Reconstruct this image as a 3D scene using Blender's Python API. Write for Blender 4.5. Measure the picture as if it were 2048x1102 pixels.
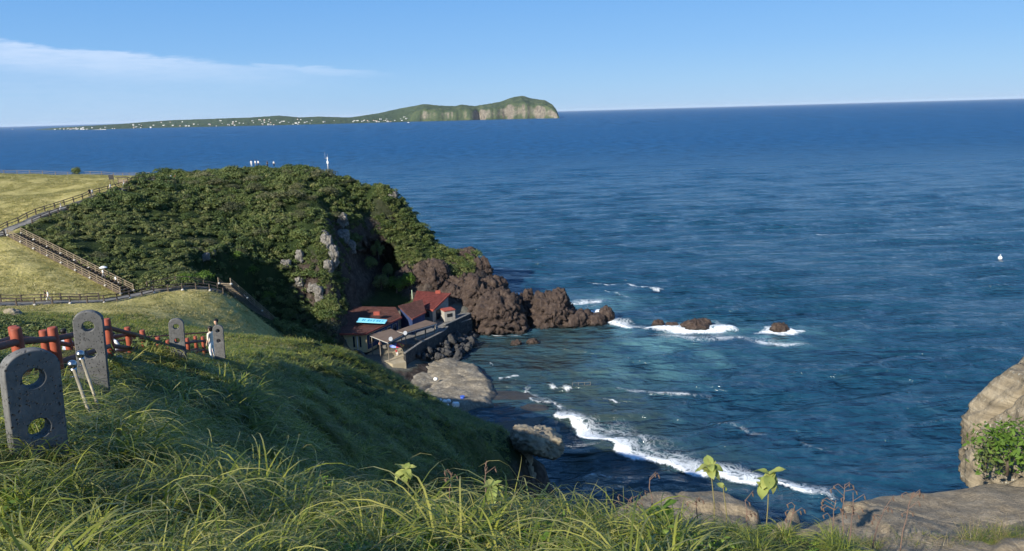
import bpy, bmesh, math, random
import numpy as np
from mathutils import Vector, Matrix

for o in list(bpy.data.objects):
    bpy.data.objects.remove(o, do_unlink=True)
scene = bpy.context.scene
COL = scene.collection
R = math.radians
rnd = random.Random(7)
HAZE = True
NR = np.random.RandomState(11)

# ------------------------------------------------------------------ camera
CAMZ = 50.0
FPX = 1480.0
PITCH, ROLL = R(12.45), R(1.594)
cf = np.array([0, math.cos(PITCH), -math.sin(PITCH)])
cu0 = np.array([0, math.sin(PITCH), math.cos(PITCH)])
cr0 = np.array([1.0, 0, 0])
cr = cr0 * math.cos(ROLL) - cu0 * math.sin(ROLL)
cu = cu0 * math.cos(ROLL) + cr0 * math.sin(ROLL)
cam_d = bpy.data.cameras.new('camera')
cam = bpy.data.objects.new('camera', cam_d)
COL.objects.link(cam)
cam_d.sensor_width = 36.0
cam_d.lens = 36.0 * FPX / 2048.0
cam_d.clip_start = 0.1
cam_d.clip_end = 120000.0
M = Matrix.Identity(4)
for i in range(3):
    M[i][0], M[i][1], M[i][2] = cr[i], cu[i], -cf[i]
M[2][3] = CAMZ
cam.matrix_world = M
scene.camera = cam

# ------------------------------------------------------------------ sun and sky
SUN_AZ = math.atan2(-0.64, -0.77)      # direction towards the sun, measured from +Y towards +X
SUN_EL = R(29.5)
to_sun = Vector((math.sin(SUN_AZ) * math.cos(SUN_EL), math.cos(SUN_AZ) * math.cos(SUN_EL), math.sin(SUN_EL)))
sd = bpy.data.lights.new('sun', 'SUN')
sd.energy = 5.0
sd.angle = R(0.55)
sd.color = (1.0, 0.93, 0.80)
sun = bpy.data.objects.new('sun', sd)
sun.rotation_euler = to_sun.to_track_quat('Z', 'Y').to_euler()
sun.location = (-60, -30, 120)
COL.objects.link(sun)

world = bpy.data.worlds.new('World')
scene.world = world
world.use_nodes = True
wn, wl = world.node_tree.nodes, world.node_tree.links
wn.clear()


class NT:
    """Small helper for building node trees."""
    def __init__(s, tree):
        s.t, s.n, s.l = tree, tree.nodes, tree.links

    def put(s, sock, v):
        if isinstance(v, bpy.types.NodeSocket):
            s.l.new(v, sock)
        elif v is not None:
            if isinstance(v, (tuple, list)) and hasattr(sock, 'default_value') and len(sock.default_value) == 4 and len(v) == 3:
                v = (*v, 1)
            sock.default_value = v

    def node(s, typ, out=0, props=None, **ins):
        n = s.n.new(typ)
        for k, v in (props or {}).items():
            setattr(n, k, v)
        for k, v in ins.items():
            k2 = int(k[1:]) if k[0] == '_' else k.replace('__', ' ')
            s.put(n.inputs[k2], v)
        return n.outputs[out]

    def m(s, op, a, b=None, c=None, clamp=False):
        n = s.n.new('ShaderNodeMath')
        n.operation = op
        n.use_clamp = clamp
        s.put(n.inputs[0], a)
        if b is not None: s.put(n.inputs[1], b)
        if c is not None: s.put(n.inputs[2], c)
        return n.outputs[0]

    def ss(s, x, lo, hi, a=0.0, b=1.0):
        n = s.n.new('ShaderNodeMapRange')
        n.interpolation_type = 'SMOOTHSTEP'
        for i, v in enumerate((x, lo, hi, a, b)):
            s.put(n.inputs[i], v)
        return n.outputs[0]

    def mix(s, f, a, b, mode='MIX'):
        n = s.n.new('ShaderNodeMix')
        n.data_type = 'RGBA'
        n.blend_type = mode
        s.put(n.inputs[0], f)
        s.put(n.inputs[6], a)
        s.put(n.inputs[7], b)
        return n.outputs[2]

    def noise(s, vec, scale, detail=4.0, rough=0.55, dist=0.0, out=0):
        n = s.n.new('ShaderNodeTexNoise')
        s.put(n.inputs['Vector'], vec)
        s.put(n.inputs['Scale'], scale)
        s.put(n.inputs['Detail'], detail)
        s.put(n.inputs['Roughness'], rough)
        s.put(n.inputs['Distortion'], dist)
        return n.outputs[out]

    def ramp(s, f, stops):
        n = s.n.new('ShaderNodeValToRGB')
        s.put(n.inputs[0], f)
        e = n.color_ramp.elements
        while len(e) < len(stops): e.new(0.5)
        for i, (p, c) in enumerate(stops):
            e[i].position = p
            e[i].color = (*c, 1)
        return n.outputs[0]

    def vmap(s, vec, scale=(1, 1, 1), rot=(0, 0, 0), loc=(0, 0, 0)):
        n = s.n.new('ShaderNodeMapping')
        s.put(n.inputs[0], vec)
        n.inputs['Location'].default_value = loc
        n.inputs['Rotation'].default_value = rot
        n.inputs['Scale'].default_value = scale
        return n.outputs[0]


W = NT(world.node_tree)
sky = wn.new('ShaderNodeTexSky')
sky.sky_type = 'NISHITA'
sky.sun_disc = False
sky.sun_elevation = SUN_EL
sky.sun_rotation = SUN_AZ
sky.altitude = 50
sky.air_density = 1.0
sky.dust_density = 0.25
sky.ozone_density = 4.0
dirv = W.node('ShaderNodeTexCoord', 0)
sep = wn.new('ShaderNodeSeparateXYZ'); wl.new(dirv, sep.inputs[0])
el = W.m('MULTIPLY', W.m('ARCSINE', sep.outputs[2]), 57.29578)
az = W.m('MULTIPLY', W.m('ARCTAN2', sep.outputs[0], sep.outputs[1]), 57.29578)
# thin layer cloud low over the sea on the left, tapering to a streak
cvec = W.node('ShaderNodeCombineXYZ', 0, X=W.m('MULTIPLY', az, 0.12), Y=W.m('MULTIPLY', el, 0.9), Z=0.0)
n1 = W.noise(cvec, 1.6, 5, 0.6, 0.4)
n2 = W.noise(cvec, 5.0, 4, 0.55, 0.3)
edge = W.m('ADD', W.m('MULTIPLY_ADD', az, -0.078, 2.6), W.m('MULTIPLY', W.m('SUBTRACT', n1, 0.5), 1.3))
edge = W.m('ADD', edge, W.m('MULTIPLY', W.m('SUBTRACT', n2, 0.5), 0.35))
below = W.m('SUBTRACT', edge, el)                      # degrees below the cloud top
top = W.ss(below, 0.0, 0.35)
body = W.ss(below, 0.3, 2.4, 1.0, 0.28)
left = W.ss(az, -7.0, -30.0)
thin = W.m('MULTIPLY', W.ss(below, 0.0, 0.25), W.ss(below, 0.9, 0.35))
streak = W.m('MULTIPLY', W.ss(az, -7.0, -14.0, 0.0, 0.5), thin)
cm = W.m('MULTIPLY', W.m('MULTIPLY', top, body), left)
cm = W.m('MAXIMUM', cm, streak)
cm = W.m('MULTIPLY', cm, W.ss(n2, 0.2, 0.65, 0.7, 1.0))
cm = W.m('MULTIPLY', cm, W.ss(el, -0.5, 0.6), clamp=True)
# clear maritime air: the physical sky graded towards an even blue that pales at the horizon
eln = W.m('DIVIDE', W.m('MAXIMUM', el, 0.0), 60.0, clamp=True)
grad = W.ramp(eln, [(0.0, (2.5, 4.3, 6.6)), (0.03, (2.15, 4.1, 6.7)), (0.075, (1.6, 3.6, 6.7)), (0.15, (1.1, 3.05, 6.45)), (1.0, (0.4, 1.4, 4.1))])
skyb = W.mix(0.86, sky.outputs[0], grad)
wc = W.mix(W.m('MULTIPLY', cm, 0.42), skyb, (7.6, 8.0, 8.9, 1))
bg = wn.new('ShaderNodeBackground')
bg.inputs[1].default_value = 0.078
wl.new(wc, bg.inputs[0])
wo = wn.new('ShaderNodeOutputWorld')
wl.new(bg.outputs[0], wo.inputs[0])

scene.view_settings.view_transform = 'Standard'
scene.view_settings.look = 'None'
scene.view_settings.exposure = 0.78
scene.view_settings.gamma = 1.0
scene.view_settings.use_curve_mapping = False
scene.render.engine = 'CYCLES'
scene.cycles.use_denoising = True
scene.cycles.max_bounces = 4
scene.cycles.diffuse_bounces = 2
scene.cycles.glossy_bounces = 2
scene.cycles.transmission_bounces = 2
scene.cycles.transparent_max_bounces = 4
scene.cycles.use_adaptive_sampling = True
scene.cycles.adaptive_threshold = 0.02
scene.cycles.volume_bounces = 0
scene.cycles.sample_clamp_indirect = 4.0


# ------------------------------------------------------------------ helpers
def P(px, py, d):
    """World point on the sight line of a photograph pixel at ground distance d (along +Y)."""
    v = cf + cr * ((px - 1024) / FPX) + cu * ((551 - py) / FPX)
    v = v * (d / v[1])
    return np.array([v[0], v[1], v[2] + CAMZ])


def PZ(px, py, z):
    v = cf + cr * ((px - 1024) / FPX) + cu * ((551 - py) / FPX)
    v = v * ((z - CAMZ) / v[2])
    return np.array([v[0], v[1], z])


def proj(p):
    p = np.asarray(p, float)
    q = p - np.array([0, 0, CAMZ])
    f = np.maximum(q @ cf, 0.01)
    return 1024 + FPX * (q @ cr) / f, 551 - FPX * (q @ cu) / f


def inpoly(px, py, poly):
    r = np.zeros(np.shape(px), bool)
    n = len(poly)
    for i in range(n):
        x1, y1 = poly[i]
        x2, y2 = poly[(i + 1) % n]
        if y1 == y2: continue
        c = ((y1 > py) != (y2 > py)) & (px < (x2 - x1) * (py - y1) / (y2 - y1) + x1)
        r ^= c
    return r


def seg_dist(x, y, pts):
    """Distance from points to a polyline in plan; also the arc parameter 0..1."""
    best = np.full(np.shape(x), 1e9)
    tt = np.zeros(np.shape(x))
    n = len(pts) - 1
    for i in range(n):
        ax, ay = pts[i][0], pts[i][1]
        bx, by = pts[i + 1][0], pts[i + 1][1]
        dx, dy = bx - ax, by - ay
        t = np.clip(((x - ax) * dx + (y - ay) * dy) / (dx * dx + dy * dy + 1e-9), 0, 1)
        d = np.hypot(x - ax - t * dx, y - ay - t * dy)
        m = d < best
        best = np.where(m, d, best)
        tt = np.where(m, (i + t) / n, tt)
    return best, tt


def _h(i, j, k, s):
    with np.errstate(over='ignore'):
        n = (i.astype(np.uint32) * np.uint32(374761393) + j.astype(np.uint32) * np.uint32(668265263)
             + k.astype(np.uint32) * np.uint32(2246822519) + np.uint32(s * 3266489 + 17))
        n = (n ^ (n >> np.uint32(13))) * np.uint32(1274126177)
        n = n ^ (n >> np.uint32(16))
    return (n & np.uint32(0xffff)).astype(float) / 32767.5 - 1.0


def vnoise(x, y, z=0.0, seed=0):
    x = np.asarray(x, float); y = np.asarray(y, float); z = np.asarray(z, float) + 0 * x
    i, j, k = np.floor(x), np.floor(y), np.floor(z)
    u, v, w = x - i, y - j, z - k
    u, v, w = [t * t * t * (t * (t * 6 - 15) + 10) for t in (u, v, w)]
    i, j, k = i.astype(np.int64), j.astype(np.int64), k.astype(np.int64)
    r = 0
    for a in (0, 1):
        for b in (0, 1):
            for c in (0, 1):
                r = r + _h(i + a, j + b, k + c, seed) * (u if a else 1 - u) * (v if b else 1 - v) * (w if c else 1 - w)
    return r


def fbm(x, y, z=0.0, oct=4, seed=0, gain=0.5):
    r, a = 0.0, 1.0
    x = np.asarray(x, float); y = np.asarray(y, float); z = np.asarray(z, float)
    for o in range(oct):
        r = r + a * vnoise(x, y, z, seed + o)
        x, y, z = 1.6 * x + 1.2 * y + 3.1, -1.2 * x + 1.6 * y + 1.7, z * 2.03 + 5.3
        a *= gain
    return r


def smooth(x, lo, hi):
    t = np.clip((x - lo) / (hi - lo), 0, 1)
    return t * t * (3 - 2 * t)


def mesh_np(name, V, F, mat=None, smooth_shade=False, uv=None):
    me = bpy.data.meshes.new(name)
    if isinstance(F, np.ndarray):
        nf, k = F.shape
        me.vertices.add(len(V)); me.loops.add(nf * k); me.polygons.add(nf)
        me.vertices.foreach_set('co', np.asarray(V, np.float32).ravel())
        me.loops.foreach_set('vertex_index', F.astype(np.int32).ravel())
        me.polygons.foreach_set('loop_start', np.arange(0, nf * k, k, dtype=np.int32))
        me.polygons.foreach_set('loop_total', np.full(nf, k, np.int32))
        me.update(calc_edges=True)
    else:
        me.from_pydata([tuple(v) for v in V], [], F)
        me.update()
    if mat: me.materials.append(mat)
    if smooth_shade and len(me.polygons):
        me.polygons.foreach_set('use_smooth', np.ones(len(me.polygons), bool))
    return me


def grid_faces(nr, nc):
    a = np.arange((nr - 1) * nc).reshape(nr - 1, nc)[:, :-1].ravel()
    return np.stack([a, a + 1, a + nc + 1, a + nc], 1)


def vcol(me, name, rgb):
    a = me.attributes.new(name, 'FLOAT_COLOR', 'POINT')
    c = np.ones((len(me.vertices), 4), np.float32)
    c[:, :rgb.shape[1]] = rgb
    a.data.foreach_set('color', c.ravel())


def vfl(me, name, f):
    a = me.attributes.new(name, 'FLOAT', 'POINT')
    a.data.foreach_set('value', np.asarray(f, np.float32))


def link(name, me, parent=None, loc=None, label=None, cat=None, group=None, kind=None):
    o = bpy.data.objects.new(name, me)
    COL.objects.link(o)
    if parent is not None: o.parent = parent
    if loc is not None: o.location = tuple(float(v) for v in loc)
    return tag(o, label, cat, group, kind)


def tag(o, label=None, cat=None, group=None, kind=None):
    if label: o['label'] = label
    if cat: o['category'] = cat
    if group: o['group'] = group
    if kind: o['kind'] = kind
    return o


def empty(name, loc, label=None, cat=None, group=None, rz=0.0):
    o = bpy.data.objects.new(name, None)
    o.empty_display_size = 0.2
    COL.objects.link(o)
    o.location = tuple(float(v) for v in loc)
    o.rotation_euler = (0, 0, rz)
    return tag(o, label, cat, group)


def copy_tree(o, parent=None):
    c = o.copy()
    COL.objects.link(c)
    if parent is not None: c.parent = parent
    for ch in list(o.children):
        copy_tree(ch, c)
    return c


def material(name, build):
    m = bpy.data.materials.new(name)
    m.use_nodes = True
    t = NT(m.node_tree)
    t.n.clear()
    out = t.n.new('ShaderNodeOutputMaterial')
    sh = build(t)
    t.l.new(sh, out.inputs[0])
    return m


def principled(t, color, rough=0.8, normal=None, spec=0.3, metal=0.0, ior=None):
    n = t.n.new('ShaderNodeBsdfPrincipled')
    t.put(n.inputs['Base Color'], color)
    t.put(n.inputs['Roughness'], rough)
    t.put(n.inputs['Specular IOR Level'], spec)
    t.put(n.inputs['Metallic'], metal)
    if ior: t.put(n.inputs['IOR'], ior)
    if normal is not None: t.l.new(normal, n.inputs['Normal'])
    return n.outputs[0]


def bump(t, h, strength=0.5, dist=0.05, normal=None):
    n = t.n.new('ShaderNodeBump')
    t.put(n.inputs['Strength'], strength)
    t.put(n.inputs['Distance'], dist)
    t.put(n.inputs['Height'], h)
    if normal is not None: t.l.new(normal, n.inputs['Normal'])
    return n.outputs[0]


def pos(t):
    return t.node('ShaderNodeNewGeometry', 0)


def objco(t):
    return t.node('ShaderNodeTexCoord', 3)


def attr(t, name, out=0):
    return t.node('ShaderNodeAttribute', out, {'attribute_name': name})


def simple_mat(name, c1, c2, scale=3.0, rough=0.8, bmp=0.3, bdist=0.02, spec=0.25, metal=0.0, local=True):
    def b(t):
        v = objco(t) if local else pos(t)
        n = t.noise(v, scale, 5, 0.6)
        c = t.mix(t.ss(n, 0.3, 0.7), c1, c2)
        return principled(t, c, rough, bump(t, n, bmp, bdist) if bmp else None, spec, metal)
    return material(name, b)

# ------------------------------------------------------------------ sea
def w2(px, py, z=0.0):
    return PZ(px, py, z)[:2]


FOAM_LINES = [   # polyline in pixels, half width (m), strength, lacy tail on the seaward side (m)
    ([(1095, 815), (1130, 838), (1165, 858), (1200, 885), (1250, 905), (1310, 925), (1380, 940), (1450, 955), (1530, 972), (1600, 985), (1690, 995)], 0.75, 1.15, 4.5),
    ([(1140, 825), (1200, 850), (1260, 870), (1330, 905), (1400, 925)], 1.4, 0.55, 4.5),
    ([(1055, 780), (1080, 800), (1110, 818)], 0.7, 0.7, 2.0),
    ([(1105, 775), (1133, 782)], 0.4, 0.85, 0.8),
    ([(1210, 795), (1240, 800)], 0.35, 0.8, 0.6),
    ([(1260, 778), (1300, 788), (1400, 798)], 0.7, 0.6, 2.0),
    ([(1210, 640), (1235, 648), (1265, 656)], 1.3, 1.1, 3.5),
    ([(1285, 655), (1340, 660), (1400, 664), (1440, 660), (1480, 655)], 2.4, 1.02, 7.5),
    ([(1330, 672), (1400, 680), (1480, 678)], 2.8, 0.56, 6.0),
    ([(1505, 662), (1545, 668), (1580, 668), (1605, 660)], 2.2, 1.02, 7.5),
    ([(1520, 685), (1570, 695), (1600, 690)], 2.2, 0.68, 4.0),
    ([(1150, 608), (1200, 603)], 2.0, 0.8, 3.0),
    ([(1180, 563), (1270, 573), (1318, 584)], 0.8, 0.72, 1.5),
    ([(1210, 585), (1260, 592)], 0.8, 0.6, 1.5),
    ([(1175, 630), (1200, 628)], 1.2, 1.3, 1.0),
    ([(1045, 588), (1062, 596)], 1.2, 1.3, 1.0),
    ([(940, 667), (975, 667), (1010, 672), (1080, 664)], 0.5, 0.8, 0.8),
    ([(960, 728), (985, 735)], 0.4, 1.0, 0.6),
    ([(1005, 752), (1030, 752)], 0.4, 0.8, 0.6),
    ([(1190, 945), (1240, 955)], 0.6, 0.55, 1.5),
    ([(1440, 850), (1530, 870)], 1.0, 0.42, 2.0),
    ([(1600, 880), (1660, 900)], 0.8, 0.42, 1.5),
    ([(1640, 470), (1710, 466)], 1.6, 0.66, 1.2),
    ([(1770, 462), (1830, 460)], 1.4, 0.5, 1.2),
    ([(1870, 455), (1900, 452)], 1.4, 0.55, 1.2),
    ([(1565, 470), (1600, 468)], 1.3, 0.42, 1.2),
]


def build_sea():
    az = np.radians(np.linspace(-56, 56, 600))
    rs = [22.0]
    while rs[-1] < 70000: rs.append(rs[-1] * (1.0062 + 0.084 * float(smooth(math.log(rs[-1]), math.log(650), math.log(6000)))))
    rs = np.array(rs)
    RR, AA = np.meshgrid(rs, az, indexing='ij')
    X, Y = RR * np.sin(AA), RR * np.cos(AA)
    Z = np.zeros_like(X)
    rg = np.random.RandomState(5)
    fade = 1 - smooth(RR, 500, 1600)
    px, py = proj(np.stack([X.ravel(), Y.ravel(), 0 * X.ravel()], 1))
    px, py = px.reshape(X.shape), py.reshape(X.shape)
    bx, by = w2(985, 700)
    shelter = 1 - 0.75 * np.exp(-(((X - bx) / 22) ** 2 + ((Y - by) / 20) ** 2))
    for i in range(26):
        L = 2.6 * (24 / 2.6) ** (i / 25.0)
        th = R(-10) + rg.normal() * (0.16 + 0.34 * (1 - i / 25.0))
        k = 2 * math.pi / L
        ph = rg.rand() * 6.28
        a = 0.0095 * L * (0.6 + 0.8 * rg.rand()) * (1.5 if 4.5 < L < 13 else 1.0)
        arg = k * (X * math.sin(th) + Y * math.cos(th)) + ph + 1.2 * vnoise(X / (L * 3), Y / (L * 3), 0, i)
        dr = RR * (0.0062 + 0.084 * smooth(np.log(RR), math.log(650), math.log(6000)))
        Z += a * (1 - np.abs(np.sin(arg / 2)) * 2 + 0.27) * (1 - smooth(3.2 * dr / L, 0.4, 1.4))
    Z *= shelter * fade * (0.8 + 0.5 * vnoise(X / 30, Y / 22, 0, 3))
    # foam
    foam = np.zeros_like(X)
    for pts, hw, st, tail in FOAM_LINES:
        wp = [w2(*p) for p in pts]
        c = np.mean(wp, 0)
        ext = max(np.hypot(*(np.array(q) - c)) for q in wp) + 14
        m = np.hypot(X - c[0], Y - c[1]) < ext
        if not m.any(): continue
        xs = X[m] + 1.3 * fbm(X[m] / 3.5, Y[m] / 3.5, 0, 3, 21)
        ys = Y[m] + 1.3 * fbm(X[m] / 3.5, Y[m] / 3.5, 0, 3, 31)
        d, t = seg_dist(xs, ys, wp)
        yl = np.interp(t, np.linspace(0, 1, len(wp)), [q[1] for q in wp])
        off = ys - yl                                  # seaward side keeps a long lacy tail
        w = np.where(off > 0, hw + tail, hw * 0.75)
        f = st * (np.clip(1 - d / w, 0, 1) ** np.where(off > 0, 0.9, 0.45))
        core = st * np.clip(1 - d / (hw * 0.9), 0, 1) ** 0.5
        f = np.maximum(f * 0.8, core) * smooth(np.minimum(t, 1 - t), -0.02, 0.10) if len(pts) > 3 else np.maximum(f * 0.8, core)
        foam[m] = np.maximum(foam[m], f)
    Z += 0.35 * np.clip(foam, 0, 1) * fade
    # bed seen through the water: 0 deep, 1 shallow; dark weed patches
    cove = [(930, 690), (985, 668), (1140, 655), (1210, 655), (1190, 720), (1300, 790), (1330, 880), (1480, 955), (1500, 1060), (1000, 1060), (1050, 870), (950, 810)]
    cx = [w2(*p) for p in cove]
    dd, _ = seg_dist(X, Y, cx + [cx[0]])
    ins = inpoly(X, Y, [tuple(c) for c in cx])
    sh = smooth(np.where(ins, dd, -dd), -14, 10)
    milk = np.zeros_like(X)
    for (a, b, s, g) in ((1330, 690, 9, 0.8), (1200, 605, 9, 0.7), (1550, 675, 9, 0.7), (1400, 660, 8, 0.8), (1240, 660, 6, 0.7), (1290, 740, 9, 0.45), (1420, 720, 8, 0.4)):
        wx, wy = w2(a, b)
        milk = np.maximum(milk, g * np.exp(-(((X - wx) / (s * 1.3)) ** 2 + ((Y - wy) / s) ** 2)))
    milk *= np.clip(0.65 + 0.7 * fbm(X / 5, Y / 5, 0, 3, 77), 0, 1.2)
    weed = smooth(fbm(X / 4.2, Y / 3.2, 0, 4, 40), -0.15, 0.45) * sh
    me = mesh_np('sea', np.stack([X, Y, Z], -1).reshape(-1, 3), grid_faces(len(rs), len(az))[:, ::-1], None, True)
    vfl(me, 'foam', foam.ravel())
    vcol(me, 'bed', np.stack([sh.ravel(), weed.ravel(), milk.ravel()], 1))

    def b(t):
        p = pos(t)
        sp = t.n.new('ShaderNodeSeparateColor')
        t.l.new(attr(t, 'bed'), sp.inputs[0])
        sx = t.n.new('ShaderNodeSeparateXYZ'); t.l.new(p, sx.inputs[0])
        # open-water colour drifts from green-blue near the coast to deep blue offshore
        off = t.ss(sx.outputs[1], 120.0, 1200.0)
        c = t.mix(off, (0.008, 0.044, 0.080), (0.011, 0.074, 0.185))
        # sheen and shade of ripples and wave groups painted into the colour, every scale
        yy = sx.outputs[1]
        rot = (0, 0, R(8))
        w0 = t.noise(t.vmap(p, (0.26, 0.40, 1), rot), 1.0, 3, 0.62, 0.0)
        w1 = t.noise(t.vmap(p, (0.15, 0.12, 1), rot), 1.0, 3, 0.62, 0.0)
        w2_ = t.noise(t.vmap(p, (0.075, 0.028, 1), rot), 1.0, 3, 0.65, 0.0)
        w3 = t.noise(t.vmap(p, (0.032, 0.0042, 1), rot), 1.0, 3, 0.65, 0.0)
        ripple_tone = t.mix(t.ss(yy, 150.0, 330.0), w0, w1)
        ripple_tone = t.mix(t.ss(yy, 420.0, 900.0), ripple_tone, w2_)
        ripple_tone = t.mix(t.ss(yy, 1300.0, 2800.0), ripple_tone, w3)
        c = t.mix(t.ss(ripple_tone, 0.34, 0.50, 0.60, 0.0), c, t.mix(0.6, c, (0.0, 0.006, 0.016, 1)))
        c = t.mix(t.ss(ripple_tone, 0.50, 0.68, 0.0, 0.42), c, t.mix(off, (0.036, 0.088, 0.130), (0.03, 0.14, 0.30)))
        c = t.mix(t.m('MULTIPLY', sp.outputs[0], 0.75), c, (0.030, 0.058, 0.058))
        c = t.mix(t.m('MULTIPLY', sp.outputs[1], 0.5), c, (0.034, 0.042, 0.028))
        c = t.mix(t.m('MULTIPLY', sp.outputs[2], 0.75), c, (0.12, 0.26, 0.27))
        nb1 = t.noise(t.vmap(p, (0.55, 0.85, 1), (0, 0, R(14))), 1.0, 4, 0.62, 0.0)
        nb2 = t.noise(t.vmap(p, (0.06, 0.13, 1), (0, 0, R(14))), 1.0, 3, 0.6, 0.0)
        nb3 = t.noise(t.vmap(p, (2.2, 3.0, 1), (0, 0, R(14))), 1.0, 2, 0.6, 0.0)
        hh = t.m('ADD', t.m('MULTIPLY', nb2, 4.6), t.m('MULTIPLY_ADD', nb1, 0.66, t.m('MULTIPLY', nb3, 0.06)))
        nrm = bump(t, hh, 1.0, 1.0)
        water = principled(t, c, t.ss(sx.outputs[1], 150.0, 1200.0, 0.11, 0.5), nrm, t.ss(sx.outputs[1], 180.0, 900.0, 0.7, 0.13), 0.0, 1.33)
        f = attr(t, 'foam', 2)
        nf = t.noise(p, 0.55, 7, 0.72, 1.4)
        ridge = t.m('SUBTRACT', 1.0, t.m('ABSOLUTE', t.m('MULTIPLY_ADD', nf, 5.0, -2.5)))
        thr = t.m('ADD', f, t.m('MULTIPLY', t.m('SUBTRACT', ridge, 0.30), 0.62))
        fm = t.m('MULTIPLY', t.ss(thr, 0.58, 1.3), t.ss(f, 0.02, 0.2))
        # sparse whitecaps offshore
        wcap = t.noise(t.vmap(p, (0.05, 0.16, 1), (0, 0, R(8))), 1.0, 5, 0.72, 0.6)
        wm = t.ss(wcap, 0.755, 0.79)
        fm = t.m('MAXIMUM', fm, t.m('MULTIPLY', wm, 0.8))
        foamsh = principled(t, (0.80, 0.83, 0.84, 1), 0.9, bump(t, nf, 0.6, 0.2), 0.1)
        mx = t.n.new('ShaderNodeMixShader')
        t.l.new(fm, mx.inputs[0]); t.l.new(water, mx.inputs[1]); t.l.new(foamsh, mx.inputs[2])
        return mx.outputs[0]
    me.materials.append(material('sea_water', b))
    link('sea', me, kind='structure')


build_sea()

# ------------------------------------------------------------------ terrain control points (pixel, pixel, distance), ground = seen surface minus cover
CP = []


def cp(lst, dz=0.0):
    for a, b, d in lst:
        q = P(a, b, d)
        CP.append((q[0], q[1], q[2] + dz))


def cw(lst):
    CP.extend(lst)


cw([(0, 0, 48.35), (0, -8, 48.6), (-12, -8, 49.0), (10, -8, 47.5), (-25, -8, 49.0), (22, -10, 44), (-45, -8, 47)])
cw([(-3, 0, 48.3), (3, 0, 48.2), (-8, 2, 48.1), (6, 1, 47.6)])
cp([(65, 920, 5.3), (190, 755, 10.2), (355, 700, 19.4), (433, 706, 27.4)], -0.05)
# near grass
cp([(300, 950, 5.6), (500, 978, 6.2), (700, 1035, 5.6), (1000, 1003, 5.0), (1200, 1020, 4.6), (1000, 1095, 3.3), (200, 1080, 3.3), (600, 1090, 3.3)], -0.25)
cp([(1400, 1086, 4.4), (1600, 1088, 4.4), (1800, 1090, 4.4), (2040, 1075, 4.8)], -0.12)
cw([(1.6, 7.5, 44.2), (4, 8.5, 42.6), (7, 9.5, 42.0), (10, 8, 43), (3, 13, 37.0), (8, 16, 34), (0.5, 17, 33), (12, 14, 36),
    (2, 28, 16), (8, 30, 8), (16, 24, 14), (24, 20, 8), (6, 38, 4), (-1, 45, 15), (2, 50, 1), (12, 44, -4), (25, 34, -4), (40, 20, -4)])
# trail between the red railings
cp([(30, 655, 10.5), (107, 656, 12.5), (213, 637, 16.5), (254, 653, 20), (284, 660, 23), (335, 678, 29), (405, 672, 35)], -1.12)
cp([(-60, 650, 14.0), (40, 650, 17.0), (150, 655, 22.0), (220, 668, 27), (300, 680, 34), (380, 684, 40)], -1.35)
# crest of the grassy spur and its shaded flank
cp([(215, 720, 14), (245, 708, 16), (300, 704, 20), (360, 700, 24), (440, 688, 30), (520, 692, 43), (600, 690, 60), (680, 696, 80), (720, 708, 92), (745, 727, 98)], -0.42)
cp([(450, 760, 25), (330, 790, 13), (500, 810, 23), (600, 740, 51), (700, 850, 45), (600, 900, 18), (800, 900, 41), (900, 850, 68), (700, 760, 71), (850, 930, 39), (950, 930, 48), (800, 800, 76), (1000, 900, 61), (960, 980, 38), (760, 960, 20)], -0.3)
EDGE = [(745, 727, 98), (800, 762, 94), (860, 797, 88), (920, 818, 82), (1000, 850, 73), (1036, 872, 67)]
cp(EDGE[1:], -0.25)
for a, b, d in EDGE:
    q = P(a, b, d)
    cw([(q[0] + 3.0, q[1] + 5.0, max(1.2, q[2] - 7)), (q[0] + 6.0, q[1] + 10.0, 0.9 if a < 950 else -2.5)])
q = P(1060, 930, 62); cw([(q[0] + 2, q[1], 10), (q[0] + 7, q[1] + 1, -2.5), (q[0] + 5, q[1] - 12, -2)])
# hidden dip and bank left of the trail
cp([(0, 640, 55), (70, 648, 58), (140, 660, 60), (-300, 640, 50), (-700, 640, 40)], -0.6)
cw([(-30, 45, 36.0), (-22, 60, 29.5), (-45, 70, 30.5), (-30, 75, 27.0), (-18, 84, 22)])
# mid lawn
cp([(200, 640, 90), (300, 622, 98), (0, 612, 98), (100, 610, 100), (200, 601, 104), (300, 586, 111), (440, 574, 118), (500, 650, 113), (560, 692, 118), (480, 690, 102), (420, 650, 104), (400, 610, 110)])
cp([(0, 560, 108), (100, 525, 115), (150, 560, 111), (30, 470, 124.5), (-150, 560, 104), (-400, 560, 92), (-400, 460, 112), (250, 588, 110), (180, 545, 115), (100, 505, 119)])
# upper path and lawn
cp([(0, 468, 127), (50, 448, 131), (100, 427, 138), (200, 392, 151), (290, 362, 165), (-150, 515, 117)])
cp([(0, 438, 136), (0, 395, 160), (0, 352, 203), (100, 352, 203), (200, 353, 200), (280, 352, 192), (0, 350.5, 214), (100, 350.5, 214), (220, 351.5, 210), (-200, 350.5, 214), (120, 385, 168), (-300, 352, 200), (-300, 420, 136), (-150, 380, 165)])
# headland cover
cp([(350, 352, 178), (430, 340, 189), (520, 331, 195), (620, 334, 195), (700, 349, 190), (765, 358, 186)], -1.4)
cp([(160, 440, 135), (300, 430, 148), (450, 430, 160), (600, 425, 167), (700, 402, 175), (350, 510, 130), (500, 520, 134), (250, 520, 122), (420, 555, 123), (560, 560, 143), (600, 605, 150), (625, 645, 151), (655, 668, 151), (505, 600, 130)], -0.8)
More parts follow.
